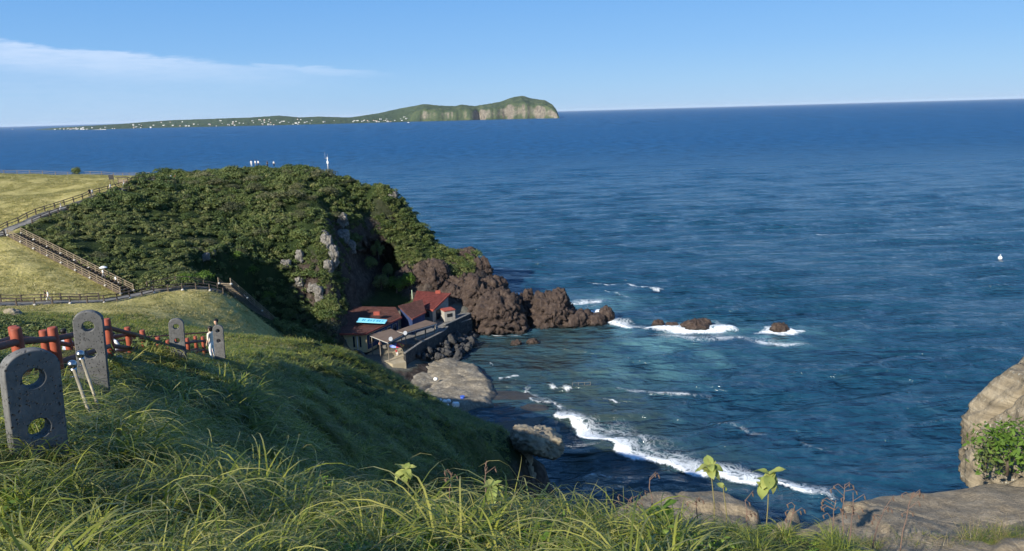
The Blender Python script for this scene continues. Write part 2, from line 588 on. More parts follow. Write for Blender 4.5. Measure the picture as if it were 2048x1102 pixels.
# cliff beside the hollow, the hollow, and the seaward nose
cp([(640, 480, 145), (660, 560, 147), (672, 620, 149), (650, 520, 146), (680, 452, 158), (700, 440, 172), (740, 430, 183), (790, 436, 185), (790, 385, 186)], -0.6)
cw([(-41, 165, 29.0), (-40, 152, 24.0), (-43, 172, 29.5)])
cp([(700, 618, 163), (740, 605, 168), (770, 605, 168), (705, 575, 173), (745, 570, 176)], -0.3)
cp([(790, 520, 178), (806, 582, 173), (850, 507, 180), (850, 578, 173), (900, 562, 177), (920, 602, 171)], -0.3)
cp([(830, 425, 188), (872, 490, 187), (920, 505, 186), (960, 525, 184), (985, 560, 181), (1010, 600, 176)], -0.3)
for a, b, d in ((830, 425, 188), (872, 490, 187), (920, 505, 186), (960, 525, 184), (985, 560, 181)):
    q = P(a, b, d); cw([(q[0] + 4, q[1] + 9, q[2] * 0.25), (q[0] + 9, q[1] + 20, -4)])
for x in (-170, -140, -110, -80, -55, -35): cw([(x, 230, 20.0), (x, 246, -4.0)])
for x in (-35, -22, -10, 5): cw([(x, 215, -4)])
# shelf with the houses
for a, b, z in ((690, 690, 4.4), (740, 700, 4.2), (760, 690, 4.3), (800, 680, 4.3), (850, 655, 4.4), (880, 640, 4.4), (930, 622, 4.6), (720, 665, 4.6), (700, 655, 4.6), (790, 648, 4.6), (830, 635, 4.6), (900, 630, 4.6)):
    q = PZ(a, b, z); cw([(q[0], q[1], z)])
for a, b, z in ((640, 705, 6.5), (690, 712, 4.0), (745, 735, 0.3), (790, 724, 3.4), (815, 716, 3.3)):
    q = PZ(a, b, z); cw([(q[0], q[1], z)])
for a, b, z in ((850, 712, 0.4), (900, 695, 0.2), (935, 665, 0.2), (850, 770, -0.5), (950, 790, -0.6), (980, 690, -2.0), (1000, 720, -2.5), (1050, 700, -3), (1090, 800, -2.5), (1010, 660, -1.0), (1120, 660, -3), (1100, 760, -3), (960, 740, -0.5), (1150, 900, -3)):
    q = PZ(a, b, z); cw([(q[0], q[1], z)])
cw([(60, 60, -6), (60, 120, -6), (60, 200, -6), (30, 90, -5), (30, 140, -5), (20, 170, -4), (15, 200, -6), (30, 240, -6)])
CPA = np.array(CP)
_xy = CPA[:, :2]
_d = np.hypot(_xy[:, None, 0] - _xy[None, :, 0], _xy[:, None, 1] - _xy[None, :, 1])
_A = -_d + np.eye(len(CPA)) * -0.15
_n = len(CPA)
_B = np.zeros((_n + 1, _n + 1)); _B[:_n, :_n] = _A; _B[:_n, _n] = 1; _B[_n, :_n] = 1
_W = np.linalg.solve(_B, np.append(CPA[:, 2], 0))


def Hraw(x, y):
    x = np.asarray(x, float); y = np.asarray(y, float)
    sh = x.shape
    x, y = x.ravel(), y.ravel()
    out = np.empty(len(x))
    for s in range(0, len(x), 20000):
        e = s + 20000
        d = np.sqrt((x[s:e, None] - _xy[None, :, 0]) ** 2 + (y[s:e, None] - _xy[None, :, 1]) ** 2)
        out[s:e] = -d @ _W[:_n] + _W[_n]
    return out.reshape(sh)


def blur(Z, k):
    for _ in range(k):
        Zp = np.pad(Z, 1, mode='edge')
        Z = (4 * Z + 2 * (Zp[:-2, 1:-1] + Zp[2:, 1:-1] + Zp[1:-1, :-2] + Zp[1:-1, 2:]) + Zp[:-2, :-2] + Zp[2:, 2:] + Zp[:-2, 2:] + Zp[2:, :-2]) / 16
    return Z


class Field:
    def __init__(s, x0, x1, y0, y1, st, nblur):
        s.xs = np.arange(x0, x1 + st / 2, st); s.ys = np.arange(y0, y1 + st / 2, st); s.st = st
        s.X, s.Y = np.meshgrid(s.xs, s.ys)
        s.Z = blur(Hraw(s.X, s.Y), nblur)

    def at(s, x, y):
        x = np.asarray(x, float); y = np.asarray(y, float)
        u = np.clip((x - s.xs[0]) / s.st, 0, len(s.xs) - 1.001); v = np.clip((y - s.ys[0]) / s.st, 0, len(s.ys) - 1.001)
        i, j = u.astype(int), v.astype(int)
        a, b = u - i, v - j
        return s.Z[j, i] * (1 - a) * (1 - b) + s.Z[j, i + 1] * a * (1 - b) + s.Z[j + 1, i] * (1 - a) * b + s.Z[j + 1, i + 1] * a * b


NEAR = Field(-50, 34, -12, 62, 0.35, 6)
FARF = Field(-190, 40, 55, 250, 0.8, 6)
# lumps under the cover
NEAR.Z += 0.17 * fbm(NEAR.X / 1.5, NEAR.Y / 1.5, 0, 4, 8) * smooth(np.hypot(NEAR.X, NEAR.Y), 1.5, 3.5) + 0.42 * fbm(NEAR.X / 3.8, NEAR.Y / 3.8, 0, 3, 9) * smooth(NEAR.Y, 6, 14)
_px, _py = proj(np.stack([FARF.X, FARF.Y, FARF.Z], -1).reshape(-1, 3))
_px = _px.reshape(FARF.X.shape); _py = _py.reshape(FARF.X.shape)
HILL = [(40, 462), (290, 358), (350, 345), (430, 325), (520, 315), (640, 320), (700, 332), (765, 340), (800, 380), (835, 430), (870, 475), (905, 490), (950, 515), (930, 560), (860, 555), (800, 530), (778, 470), (740, 436), (690, 440), (655, 470), (650, 560), (668, 640), (668, 690), (600, 700), (588, 682), (450, 566), (270, 584)]
LAWN = [(-1500, 300), (300, 330), (292, 358), (40, 455), (30, 470), (255, 585), (440, 573), (592, 694), (560, 740), (-1500, 900)]
ROCKR = [(785, 500), (850, 545), (905, 482), (965, 505), (1010, 580), (1030, 720), (920, 640), (830, 603), (800, 590)]
is_hill = inpoly(_px, _py, HILL)
is_lawn = inpoly(_px, _py, LAWN) & ~is_hill
is_rock = inpoly(_px, _py, ROCKR)
gy, gx = np.gradient(FARF.Z, FARF.st)
slope = np.hypot(gx, gy)
rocky = np.clip(smooth(slope, 1.3, 2.0) * np.where(_py < 440, 0.35, 1.0) + is_rock, 0, 1)
rug = fbm(FARF.X / 5, FARF.Y / 5, FARF.Z / 5, 4, 55)
FARF.Z += np.where(is_hill, 0.55, 0) * rug + rocky * 1.1 * np.abs(fbm(FARF.X / 2.6, FARF.Y / 2.6, FARF.Z / 2.6, 4, 56)) + np.where(is_lawn, 0.12, 0) * fbm(FARF.X / 4, FARF.Y / 4, 0, 3, 57)


_g1, _g2 = (P(30, 470, 125.5), P(255, 584, 110.5)), (P(450, 573, 119.5), P(592, 693, 138))
for _a, _b in (_g1, _g2):
    dd_, tt_ = seg_dist(FARF.X, FARF.Y, [_a, _b])
    side = (FARF.X - _a[0]) * (_b[1] - _a[1]) - (FARF.Y - _a[1]) * (_b[0] - _a[0])      # > 0 on the right of the run
    if _a[0] < -60: side = -side
    k_ = np.where(side < 0, 0.12 if _a[0] < -60 else 0.5, 0.75)
    zl = _a[2] * (1 - tt_) + _b[2] * tt_ - 0.3 + k_ * np.clip(dd_ - 1.7, 0, None) + 0.5 * np.clip(dd_ - 9, 0, None)
    FARF.Z = np.where(dd_ < 14, np.minimum(FARF.Z, zl), FARF.Z)


def ground(x, y):
    return NEAR.at(x, y) if y < 58 and -49 < x < 33 else FARF.at(x, y)


def m_terrain(t):
    p = pos(t)
    sp = t.n.new('ShaderNodeSeparateColor'); t.l.new(attr(t, 'cover'), sp.inputs[0])
    lawnn = t.noise(p, 0.35, 6, 0.65)
    lawnf = t.noise(p, 2.2, 4, 0.7)
    lw = t.ramp(t.m('MULTIPLY_ADD', lawnf, 0.5, t.m('MULTIPLY', lawnn, 0.5)), [(0.30, (0.13, 0.135, 0.042)), (0.45, (0.28, 0.25, 0.085)), (0.56, (0.41, 0.35, 0.14)), (0.7, (0.50, 0.42, 0.22))])
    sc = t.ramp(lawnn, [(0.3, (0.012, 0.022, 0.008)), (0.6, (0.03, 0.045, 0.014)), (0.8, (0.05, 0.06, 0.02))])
    rn = t.noise(p, 0.9, 8, 0.68)
    rk = t.ramp(rn, [(0.3, (0.014, 0.011, 0.010)), (0.5, (0.048, 0.037, 0.031)), (0.68, (0.10, 0.082, 0.066))])
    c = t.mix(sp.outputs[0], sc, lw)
    c = t.mix(sp.outputs[1], c, rk)
    c = t.mix(sp.outputs[2], c, t.mix(lawnf, (0.10, 0.095, 0.085), (0.17, 0.16, 0.14)))
    h = t.mix(sp.outputs[1], lawnf, rn)
    return principled(t, c, 0.95, bump(t, h, 0.9, 0.35), 0.1)


MT = material('headland_ground', m_terrain)


def terrain_mesh(F, name, cover):
    V = np.stack([F.X, F.Y, F.Z], -1).reshape(-1, 3)
    if F is FARF:
        # sea cave under the brow of the hollow, and rough cliff faces
        c = P(740, 522, 181)
        r = np.hypot((V[:, 0] - c[0]) / 8.0, (V[:, 2] - c[2] + 0.8) / 5.0)
        w = (1 - smooth(r, 0.65, 1.1)) * ((V[:, 1] > 168) & (V[:, 1] < 190))
        rk = rocky.ravel() * (np.abs(V[:, 2]) > 3)
        V[:, 0] += rk * 0.9 * fbm(V[:, 0] / 3, V[:, 1] / 3, V[:, 2] / 3, 3, 63)
        V[:, 1] += rk * 0.9 * fbm(V[:, 0] / 3 + 40, V[:, 1] / 3, V[:, 2] / 3, 3, 64)
        V[:, 1] += 16 * w
    me = mesh_np(name, V, grid_faces(*F.X.shape), MT, True)
    vcol(me, 'cover', cover)
    return me


UPATH = [P(a, b, d) for a, b, d in ((-420, 600, 100), (-150, 522, 116), (0, 470, 126.5), (50, 447, 132), (100, 426, 139), (200, 391, 152), (285, 362, 165), (330, 352, 178))]
MPATH = [P(a, b, d) for a, b, d in ((-300, 612, 93), (0, 612, 98), (100, 609, 100.5), (200, 601, 104), (300, 585, 111.5), (440, 573, 118.5))]
dU, _ = seg_dist(FARF.X, FARF.Y, UPATH)
dM, _ = seg_dist(FARF.X, FARF.Y, MPATH)
shelf = [tuple(PZ(a, b, 4)[:2]) for a, b in ((668, 690), (690, 715), (740, 735), (815, 722), (900, 668), (945, 628), (930, 615), (820, 612), (680, 640))]
pathm = np.maximum(1 - smooth(np.minimum(dU, dM), 0.9, 1.5), inpoly(FARF.X, FARF.Y, shelf) * (FARF.Z < 6.0) * 0.8)
pathm = np.maximum(pathm, (FARF.Z < 0.8) * 0.0)
cov = np.stack([(is_lawn & ~is_rock).astype(float), np.clip(rocky + (FARF.Z < 4) * 1.0, 0, 1) * (pathm < 0.5), pathm], -1).reshape(-1, 3)
far_me = terrain_mesh(FARF, 'headland', cov)
ncov = np.zeros((NEAR.X.size, 3))
ncov[:, 0] = 0.15
near_slope = np.hypot(*np.gradient(NEAR.Z, NEAR.st))
ncov[:, 1] = (smooth(near_slope, 1.7, 2.6)).ravel()
link('near_hillside', terrain_mesh(NEAR, 'near_hillside', ncov), kind='structure')
link('headland', far_me, kind='structure')

# ------------------------------------------------------------------ vegetation
def m_foliage(name, dark, mid, light, trans=0.25):
    def b(t):
        sp = t.n.new('ShaderNodeSeparateColor'); t.l.new(attr(t, 'leaf'), sp.inputs[0])
        oi = t.node('ShaderNodeObjectInfo', 5)
        f = t.m('MULTIPLY_ADD', oi, 0.5, t.m('MULTIPLY', sp.outputs[0], 0.5))
        f = t.m('ADD', f, t.m('MULTIPLY', t.m('SUBTRACT', t.noise(pos(t), 0.07, 3, 0.6), 0.47), 0.9))
        c = t.ramp(f, [(0.05, dark), (0.5, mid), (1.0, light)])
        d = principled(t, c, 0.6, None, 0.25)
        tr = t.node('ShaderNodeBsdfTranslucent', 0, None, Color=t.mix(0.5, c, light))
        mx = t.n.new('ShaderNodeMixShader'); mx.inputs[0].default_value = trans
        t.l.new(d, mx.inputs[1]); t.l.new(tr, mx.inputs[2])
        return mx.outputs[0]
    return material(name, b)


M_SHRUB = m_foliage('evergreen_leaves', (0.028, 0.048, 0.015), (0.075, 0.112, 0.030), (0.17, 0.195, 0.062))
M_BRUSH = m_foliage('brush_leaves', (0.055, 0.08, 0.024), (0.12, 0.15, 0.045), (0.24, 0.235, 0.095))
M_OLIVE = m_foliage('olive_leaves', (0.05, 0.058, 0.026), (0.10, 0.108, 0.05), (0.19, 0.185, 0.09))
M_BRIGHT = m_foliage('fresh_leaves', (0.05, 0.10, 0.015), (0.10, 0.18, 0.025), (0.20, 0.28, 0.05), 0.4)


def m_grass(name, cs, tip):
    def b(t):
        sp = t.n.new('ShaderNodeSeparateColor'); t.l.new(attr(t, 'blade'), sp.inputs[0])
        oi = t.node('ShaderNodeObjectInfo', 5)
        f = t.m('ADD', t.m('MULTIPLY', sp.outputs[0], 0.6), t.m('MULTIPLY', oi, 0.25))
        f = t.m('ADD', f, t.m('MULTIPLY', t.m('SUBTRACT', t.noise(pos(t), 0.45, 3, 0.6), 0.38), 0.75))
        c = t.ramp(f, cs)
        c = t.mix(t.m('MULTIPLY', t.ss(sp.outputs[1], 0.35, 1.0), sp.outputs[2]), c, tip)
        d = principled(t, c, 0.38, None, 0.5)
        tr = t.node('ShaderNodeBsdfTranslucent', 0, None, Color=t.mix(0.35, c, (0.30, 0.36, 0.05, 1)))
        mx = t.n.new('ShaderNodeMixShader'); mx.inputs[0].default_value = 0.42
        t.l.new(d, mx.inputs[1]); t.l.new(tr, mx.inputs[2])
        return mx.outputs[0]
    return material(name, b)


M_GRASS = m_grass('long_grass', [(0.05, (0.022, 0.050, 0.012)), (0.4, (0.082, 0.125, 0.018)), (0.7, (0.23, 0.25, 0.036)), (0.95, (0.42, 0.38, 0.11))], (0.36, 0.29, 0.13, 1))
M_STRAW = m_grass('dry_grass', [(0.05, (0.16, 0.13, 0.05)), (0.5, (0.28, 0.22, 0.10)), (0.95, (0.40, 0.33, 0.18))], (0.45, 0.37, 0.22, 1))
M_LAWNB = m_grass('lawn_grass', [(0.05, (0.12, 0.13, 0.036)), (0.5, (0.30, 0.27, 0.095)), (0.95, (0.48, 0.41, 0.20))], (0.36, 0.29, 0.13, 1))


def blades(n, rg, L, width, spread=0.9, base=0.14, el0=(55, 88), bend=(40, 120), seg=6, dry=0.5):
    ph = rg.normal(0, spread, n)
    Ls = rg.uniform(L[0], L[1], n)
    th0 = np.radians(rg.uniform(el0[0], el0[1], n)); bd = np.radians(rg.uniform(bend[0], bend[1], n))
    r = base * np.sqrt(rg.rand(n)); a = rg.uniform(0, 6.28, n)
    x, y, z = r * np.cos(a), r * np.sin(a), np.full(n, -0.04)
    side = np.stack([-np.sin(ph), np.cos(ph), rg.normal(0, 0.35, n)], 1)
    side /= np.linalg.norm(side, axis=1)[:, None]
    V, C = [], []
    rc, dr = rg.rand(n), (rg.rand(n) < dry) * rg.uniform(0.4, 1, n)
    wd = width * rg.uniform(0.6, 1.3, n)
    ph2 = ph.copy(); curl = rg.normal(0, 0.35, n)
    for i in range(seg + 1):
        s = i / seg
        w = wd * (1 - s ** 2.2) * (0.55 + 0.45 * min(1, s * 4)) + 0.0004
        c = np.stack([x, y, z], 1)
        V += [c - side * w[:, None] / 2, c + side * w[:, None] / 2]
        cc = np.stack([rc, np.full(n, s), dr], 1)
        C += [cc, cc]
        th = th0 - bd * (s + 0.5 / seg) ** 1.25
        ph2 = ph2 + curl / seg
        st = Ls / seg
        x = x + st * np.cos(th) * np.cos(ph2); y = y + st * np.cos(th) * np.sin(ph2); z = z + st * np.sin(th)
    V = np.stack(V, 1); C = np.stack(C, 1)
    k = 2 * (seg + 1)
    f = np.array([[2 * i, 2 * i + 1, 2 * i + 3, 2 * i + 2] for i in range(seg)])
    F = (np.arange(n)[:, None, None] * k + f[None]).reshape(-1, 4)
    return V.reshape(-1, 3), F, C.reshape(-1, 3)


def blade_mesh(name, mat, *a, **k):
    V, F, C = blades(*a, **k)
    me = mesh_np(name, V, F, mat, True)
    vcol(me, 'blade', C)
    return me


def leaf_blob(name, seed, rx, rz, nl, ls, mat, lobes=9, flat=0.0, lobe_r=(0.34, 0.55), droop=0.0):
    rg = np.random.RandomState(seed)
    lc, lr = [], []
    for i in range(lobes):
        a = rg.uniform(0, 6.28); e = rg.uniform(0.0, 1.0)
        rr = 0.62 * math.sqrt(1 - e * e) if i else 0
        lc.append((rr * math.cos(a) * rx, rr * math.sin(a) * rx, (0.30 + 0.50 * e) * rz)); lr.append(rg.uniform(*lobe_r))
    lc, lr = np.array(lc), np.array(lr)
    li = rg.randint(0, lobes, nl)
    d = rg.normal(0, 1, (nl, 3)); d /= np.linalg.norm(d, axis=1)[:, None]
    d[:, 2] = np.where(rg.rand(nl) < 0.6, np.abs(d[:, 2]), d[:, 2])
    rad = lr[li] * rg.uniform(0.55, 1.06, nl) ** 0.6
    c = lc[li] + d * rad[:, None] * np.array([rx, rx, rz * (1 - flat)])
    c[:, 2] = np.maximum(c[:, 2], 0.02)
    nrm = d + rg.normal(0, 0.55, (nl, 3)) + np.array([0, 0, 0.35])
    nrm /= np.linalg.norm(nrm, axis=1)[:, None]
    t = np.cross(nrm, rg.normal(0, 1, (nl, 3))); t /= np.linalg.norm(t, axis=1)[:, None] + 1e-9
    b = np.cross(nrm, t)
    s = ls * rg.uniform(0.55, 1.35, nl)[:, None]
    V = np.stack([c - t * s, c - b * s * 0.45, c + t * s, c + b * s * 0.45], 1).reshape(-1, 3)
    F = np.arange(nl * 4).reshape(nl, 4)
    me = mesh_np(name, V, F, mat)
    col = np.stack([np.repeat(np.clip(rg.rand(nl) * 0.7 + 0.3 * rg.rand(lobes)[li], 0, 1), 4)] * 3, 1)
    vcol(me, 'leaf', col)
    return me


def scatter(name, pts, rots, scl, idx, meshes, label=None):
    """One grass or ground-cover object: sprigs instanced on points by geometry nodes."""
    col = bpy.data.collections.new(name + '_sprigs')
    for i, m in enumerate(meshes):
        col.objects.link(bpy.data.objects.new('%s_sprig_%02d' % (name, i), m))
    me = bpy.data.meshes.new(name)
    me.vertices.add(len(pts))
    me.vertices.foreach_set('co', np.asarray(pts, np.float32).ravel())
    a = me.attributes.new('rot', 'FLOAT_VECTOR', 'POINT'); a.data.foreach_set('vector', np.asarray(rots, np.float32).ravel())
    a = me.attributes.new('scl', 'FLOAT', 'POINT'); a.data.foreach_set('value', np.asarray(scl, np.float32))
    a = me.attributes.new('idx', 'INT', 'POINT'); a.data.foreach_set('value', np.asarray(idx, np.int32))
    for mm in {m.materials[0].name: m.materials[0] for m in meshes}.values(): me.materials.append(mm)
    o = link(name, me, kind='stuff', label=label)
    ng = bpy.data.node_groups.new(name + '_scatter', 'GeometryNodeTree')
    ng.interface.new_socket('Geometry', in_out='INPUT', socket_type='NodeSocketGeometry')
    ng.interface.new_socket('Geometry', in_out='OUTPUT', socket_type='NodeSocketGeometry')
    n, l = ng.nodes, ng.links
    gi, go = n.new('NodeGroupInput'), n.new('NodeGroupOutput')
    ci = n.new('GeometryNodeCollectionInfo'); ci.inputs['Collection'].default_value = col
    ci.inputs['Separate Children'].default_value = True; ci.inputs['Reset Children'].default_value = True
    ip = n.new('GeometryNodeInstanceOnPoints'); ip.inputs['Pick Instance'].default_value = True

    def na(nm, ty):
        q = n.new('GeometryNodeInputNamedAttribute'); q.data_type = ty; q.inputs['Name'].default_value = nm
        return q.outputs['Attribute']
    er = n.new('FunctionNodeEulerToRotation')
    l.new(na('rot', 'FLOAT_VECTOR'), er.inputs[0]); l.new(er.outputs[0], ip.inputs['Rotation'])
    l.new(na('scl', 'FLOAT'), ip.inputs['Scale']); l.new(na('idx', 'INT'), ip.inputs['Instance Index'])
    l.new(gi.outputs[0], ip.inputs['Points']); l.new(ci.outputs[0], ip.inputs['Instance'])
    l.new(ip.outputs[0], go.inputs[0])
    o.modifiers.new('scatter', 'NODES').node_group = ng
    return o


TRAIL = [P(a, b, d) + np.array([-1.5, 1.1, -1.1]) for a, b, d in ((-120, 655, 8.0), (30, 655, 10.5), (107, 656, 12.5), (213, 637, 16.5), (254, 653, 20), (284, 660, 23), (335, 678, 29), (405, 672, 35), (425, 680, 40))]


T_TUSS = None


def near_points(n, rmin, rmax, seed, pw=1.0):
    rg = np.random.RandomState(seed)
    r = (rmin ** pw + (rmax ** pw - rmin ** pw) * rg.rand(n)) ** (1 / pw)
    a = np.radians(rg.uniform(-42, 40, n))
    x, y = r * np.sin(a), r * np.cos(a)
    z = np.where((y < 58), NEAR.at(x, y), FARF.at(x, y))
    px, py = proj(np.stack([x, y, z + 0.3], 1))
    d, _ = seg_dist(x, y, TRAIL)
    e = 0.7
    sx = np.where(y < 56, NEAR.at(x + e, y) - NEAR.at(x - e, y), FARF.at(x + e, y) - FARF.at(x - e, y)) / (2 * e)
    sy = np.where(y < 56, NEAR.at(x, y + e) - NEAR.at(x, y - e), FARF.at(x, y + e) - FARF.at(x, y - e)) / (2 * e)
    ok = (px > -160) & (px < 2200) & (py < 1500) & (d > 1.25) & (z > 3.5) & (np.hypot(sx, sy) < 2.6)
    ok &= ~((x > 0.9) & (y > 4.9) & (y < 14)) 
    ok &= (x < -1 - 0.0 * y) | (y < 14)
    return x[ok], y[ok], z[ok], sx[ok], sy[ok], rg


def grass_layer(name, label, n, rmin, rmax, seed, meshes, sc, pw=1.0, clump=1.0, lean=0.5, weights=None, keep=None):
    x, y, z, sx, sy, rg = near_points(n, rmin, rmax, seed, pw)
    if keep is not None:
        k = keep(x, y, rg); x, y, z, sx, sy = x[k], y[k], z[k], sx[k], sy[k]
    flow = np.arctan2(-sy, -sx) + 1.3 * fbm(x / 2.2 * clump, y / 2.2 * clump, 0, 2, 91) + rg.normal(0, 0.35, len(x))
    tilt = lean * np.clip(np.hypot(sx, sy), 0, 1)
    hgt = 0.85 + 0.4 * fbm(x / 1.7 * clump, y / 1.7 * clump, 0, 2, 92)
    s = rg.uniform(sc[0], sc[1], len(x)) * np.clip(hgt, 0.5, 1.4) * np.where((x > 0.55) & (y < 14), np.clip(1 - (x - 0.55) * 0.7, 0.45, 1), 1)
    w = weights or [1] * len(meshes)
    idx = rg.choice(len(meshes), len(x), p=np.array(w) / sum(w))
    rots = np.stack([rg.normal(0, 0.08, len(x)), tilt, flow], 1)
    return scatter(name, np.stack([x, y, z], 1), rots, s, idx, meshes, label)


rg = np.random.RandomState(3)
T_LONG = [blade_mesh('tuft_long', M_GRASS, 46, rg, (0.40, 0.85), 0.0115, 0.7, 0.12, (32, 78), (80, 165), 7, 0.5) for _ in range(5)]
T_MIX = [blade_mesh('tuft_mixed', M_GRASS, 44, rg, (0.22, 0.5), 0.008, 1.3, 0.16, (30, 80), (50, 130), 5, 0.35) for _ in range(3)]
T_STRAW = [blade_mesh('tuft_straw', M_STRAW, 12, rg, (0.4, 0.85), 0.005, 0.9, 0.10, (40, 85), (50, 150), 6, 0.8) for _ in range(2)]
T_FAR = [blade_mesh('tuft_far', M_GRASS, 44, rg, (0.45, 0.9), 0.020, 0.8, 0.28, (30, 72), (70, 150), 5, 0.4) for _ in range(4)]
T_FARS = [blade_mesh('tuft_farther', M_GRASS, 36, rg, (0.4, 0.9), 0.045, 1.1, 0.45, (30, 75), (50, 120), 3, 0.25) for _ in range(3)]
M_TUSS = m_grass('tussock_blades', [(0.05, (0.035, 0.065, 0.012)), (0.35, (0.13, 0.175, 0.024)), (0.65, (0.31, 0.33, 0.048)), (0.95, (0.50, 0.46, 0.12))], (0.52, 0.45, 0.22, 1))
T_TUSS = [blade_mesh('tussock', M_TUSS, 150, rg, (0.55, 1.05), 0.013, 3.0, 0.16, (42, 80), (105, 180), 8, 0.5) for _ in range(4)]
grass_layer('tussock_grass', 'big arching tussocks in the foreground', 800, 2.4, 16, 21, T_TUSS, (0.6, 1.05), 1.35)
T_TUSSF = [blade_mesh('far_tussock', M_TUSS, 80, rg, (0.7, 1.3), 0.024, 3.0, 0.3, (40, 78), (100, 175), 6, 0.5) for _ in range(3)]
grass_layer('spur_tussocks', 'shaggy tussocks along the spur', 2600, 14, 62, 22, T_TUSSF, (0.6, 1.25), 1.3)
T_SPRIG = [leaf_blob('leafy_sprig', 850 + i, 0.16, 0.16, 60, 0.024, M_BRIGHT, 5) for i in range(3)]
grass_layer('leafy_weeds', 'small leafy weeds among the foreground grass', 900, 2.3, 11, 23, T_SPRIG, (0.7, 1.6), 1.3, keep=lambda x, y, r: fbm(x / 1.1, y / 1.1, 0, 2, 33) > 0.25)
grass_layer('foreground_grass', 'long arching green and straw grass on the slope in front', 6500, 2.2, 14, 1, T_LONG + T_MIX + T_STRAW, (0.45, 0.9), 1.4, weights=[3] * 5 + [2.2] * 3 + [1.0] * 2)
grass_layer('spur_grass', 'long grass along the crest of the spur', 17000, 12, 44, 2, T_FAR + T_LONG[:2] + T_STRAW[:1], (0.6, 1.1), 1.3, weights=[3] * 4 + [1] * 2 + [0.8])
grass_layer('shaded_slope_grass', 'dark green grass on the shaded flank of the spur', 24000, 40, 108, 3, T_FARS, (0.7, 1.15), 1.2)

W_MESH = [leaf_blob('slope_weed', 870 + i, 0.8, 0.7, 120, 0.13, M_BRUSH if i else M_SHRUB, 5) for i in range(3)]
grass_layer('slope_weeds', 'scattered leafy weeds on the shaded flank', 1100, 16, 100, 24, W_MESH, (0.3, 0.85), 1.3, keep=lambda x, y, r: fbm(x / 5, y / 5, 0, 3, 35) > 0.1)
# lawn tufts
T_LAWN = [blade_mesh('tuft_lawn', M_LAWNB, 22, rg, (0.15, 0.38), 0.05, 2.5, 0.5, (35, 85), (20, 90), 2, 0.4) for _ in range(4)]


def far_points(n, seed, poly, x0=-150, x1=10, y0=75, y1=212):
    rg = np.random.RandomState(seed)
    x = rg.uniform(x0, x1, n); y = rg.uniform(y0, y1, n)
    z = FARF.at(x, y)
    px, py = proj(np.stack([x, y, z], 1))
    ok = inpoly(px, py, poly) & (px > -60)
    return x[ok], y[ok], z[ok], px[ok], py[ok], rg


x, y, z, px, py, rg2 = far_points(70000, 4, LAWN)
d1, _ = seg_dist(x, y, UPATH); d2, _ = seg_dist(x, y, MPATH)
k = (np.minimum(d1, d2) > 1.3) & (fbm(x / 5, y / 5, 0, 3, 14) > -0.35)
x, y, z = x[k], y[k], z[k]
scatter('lawn_tufts', np.stack([x, y, z], 1), np.stack([0 * x, 0 * x, rg2.uniform(0, 6.28, len(x))], 1), rg2.uniform(0.6, 1.3, len(x)), rg2.randint(0, 4, len(x)), T_LAWN, 'short yellow green grass of the lawns')

# brush covering the headland between the shrubs
U_MESH = [leaf_blob('brush_sprig', 100 + i, 0.9, 0.8, 110, 0.17, M_BRUSH if i < 3 else M_SHRUB, 5) for i in range(5)]
x, y, z, px, py, rg2 = far_points(26000, 5, HILL, -130, 0, 108, 200)
keepu = (rg2.rand(len(x)) < 0.72) & (fbm(x / 4, y / 4, 0, 3, 71) > -0.4)
x, y, z, px, py = [q[keepu] for q in (x, y, z, px, py)]
lowleft = (px < 420) & (py > 420)
idx = np.where(lowleft | (rg2.rand(len(x)) < 0.3), rg2.randint(0, 3, len(x)), rg2.randint(3, 5, len(x)))
scatter('headland_brush', np.stack([x, y, z - 0.1], 1), np.stack([0 * x, 0 * x, rg2.uniform(0, 6.28, len(x))], 1), rg2.uniform(0.6, 1.35, len(x)) * np.where(lowleft, 0.85, 1.15), idx, U_MESH, 'low tangled brush covering the headland')

S_MESH = [leaf_blob('shrub', 200 + i, rnd.uniform(0.9, 1.1), rnd.uniform(0.8, 1.05), 900, 0.085, M_SHRUB, 10 + i % 4, 0.0 if i % 3 else 0.25) for i in range(8)]
S_LIGHT = [leaf_blob('light_shrub', 240 + i, 1.0, 0.8, 800, 0.085, M_BRUSH, 10) for i in range(3)]


S_OLIVE = [leaf_blob('olive_shrub', 260 + i, 1.0, 0.75 + 0.15 * i, 850, 0.075, M_OLIVE, 8 + 3 * i) for i in range(3)]


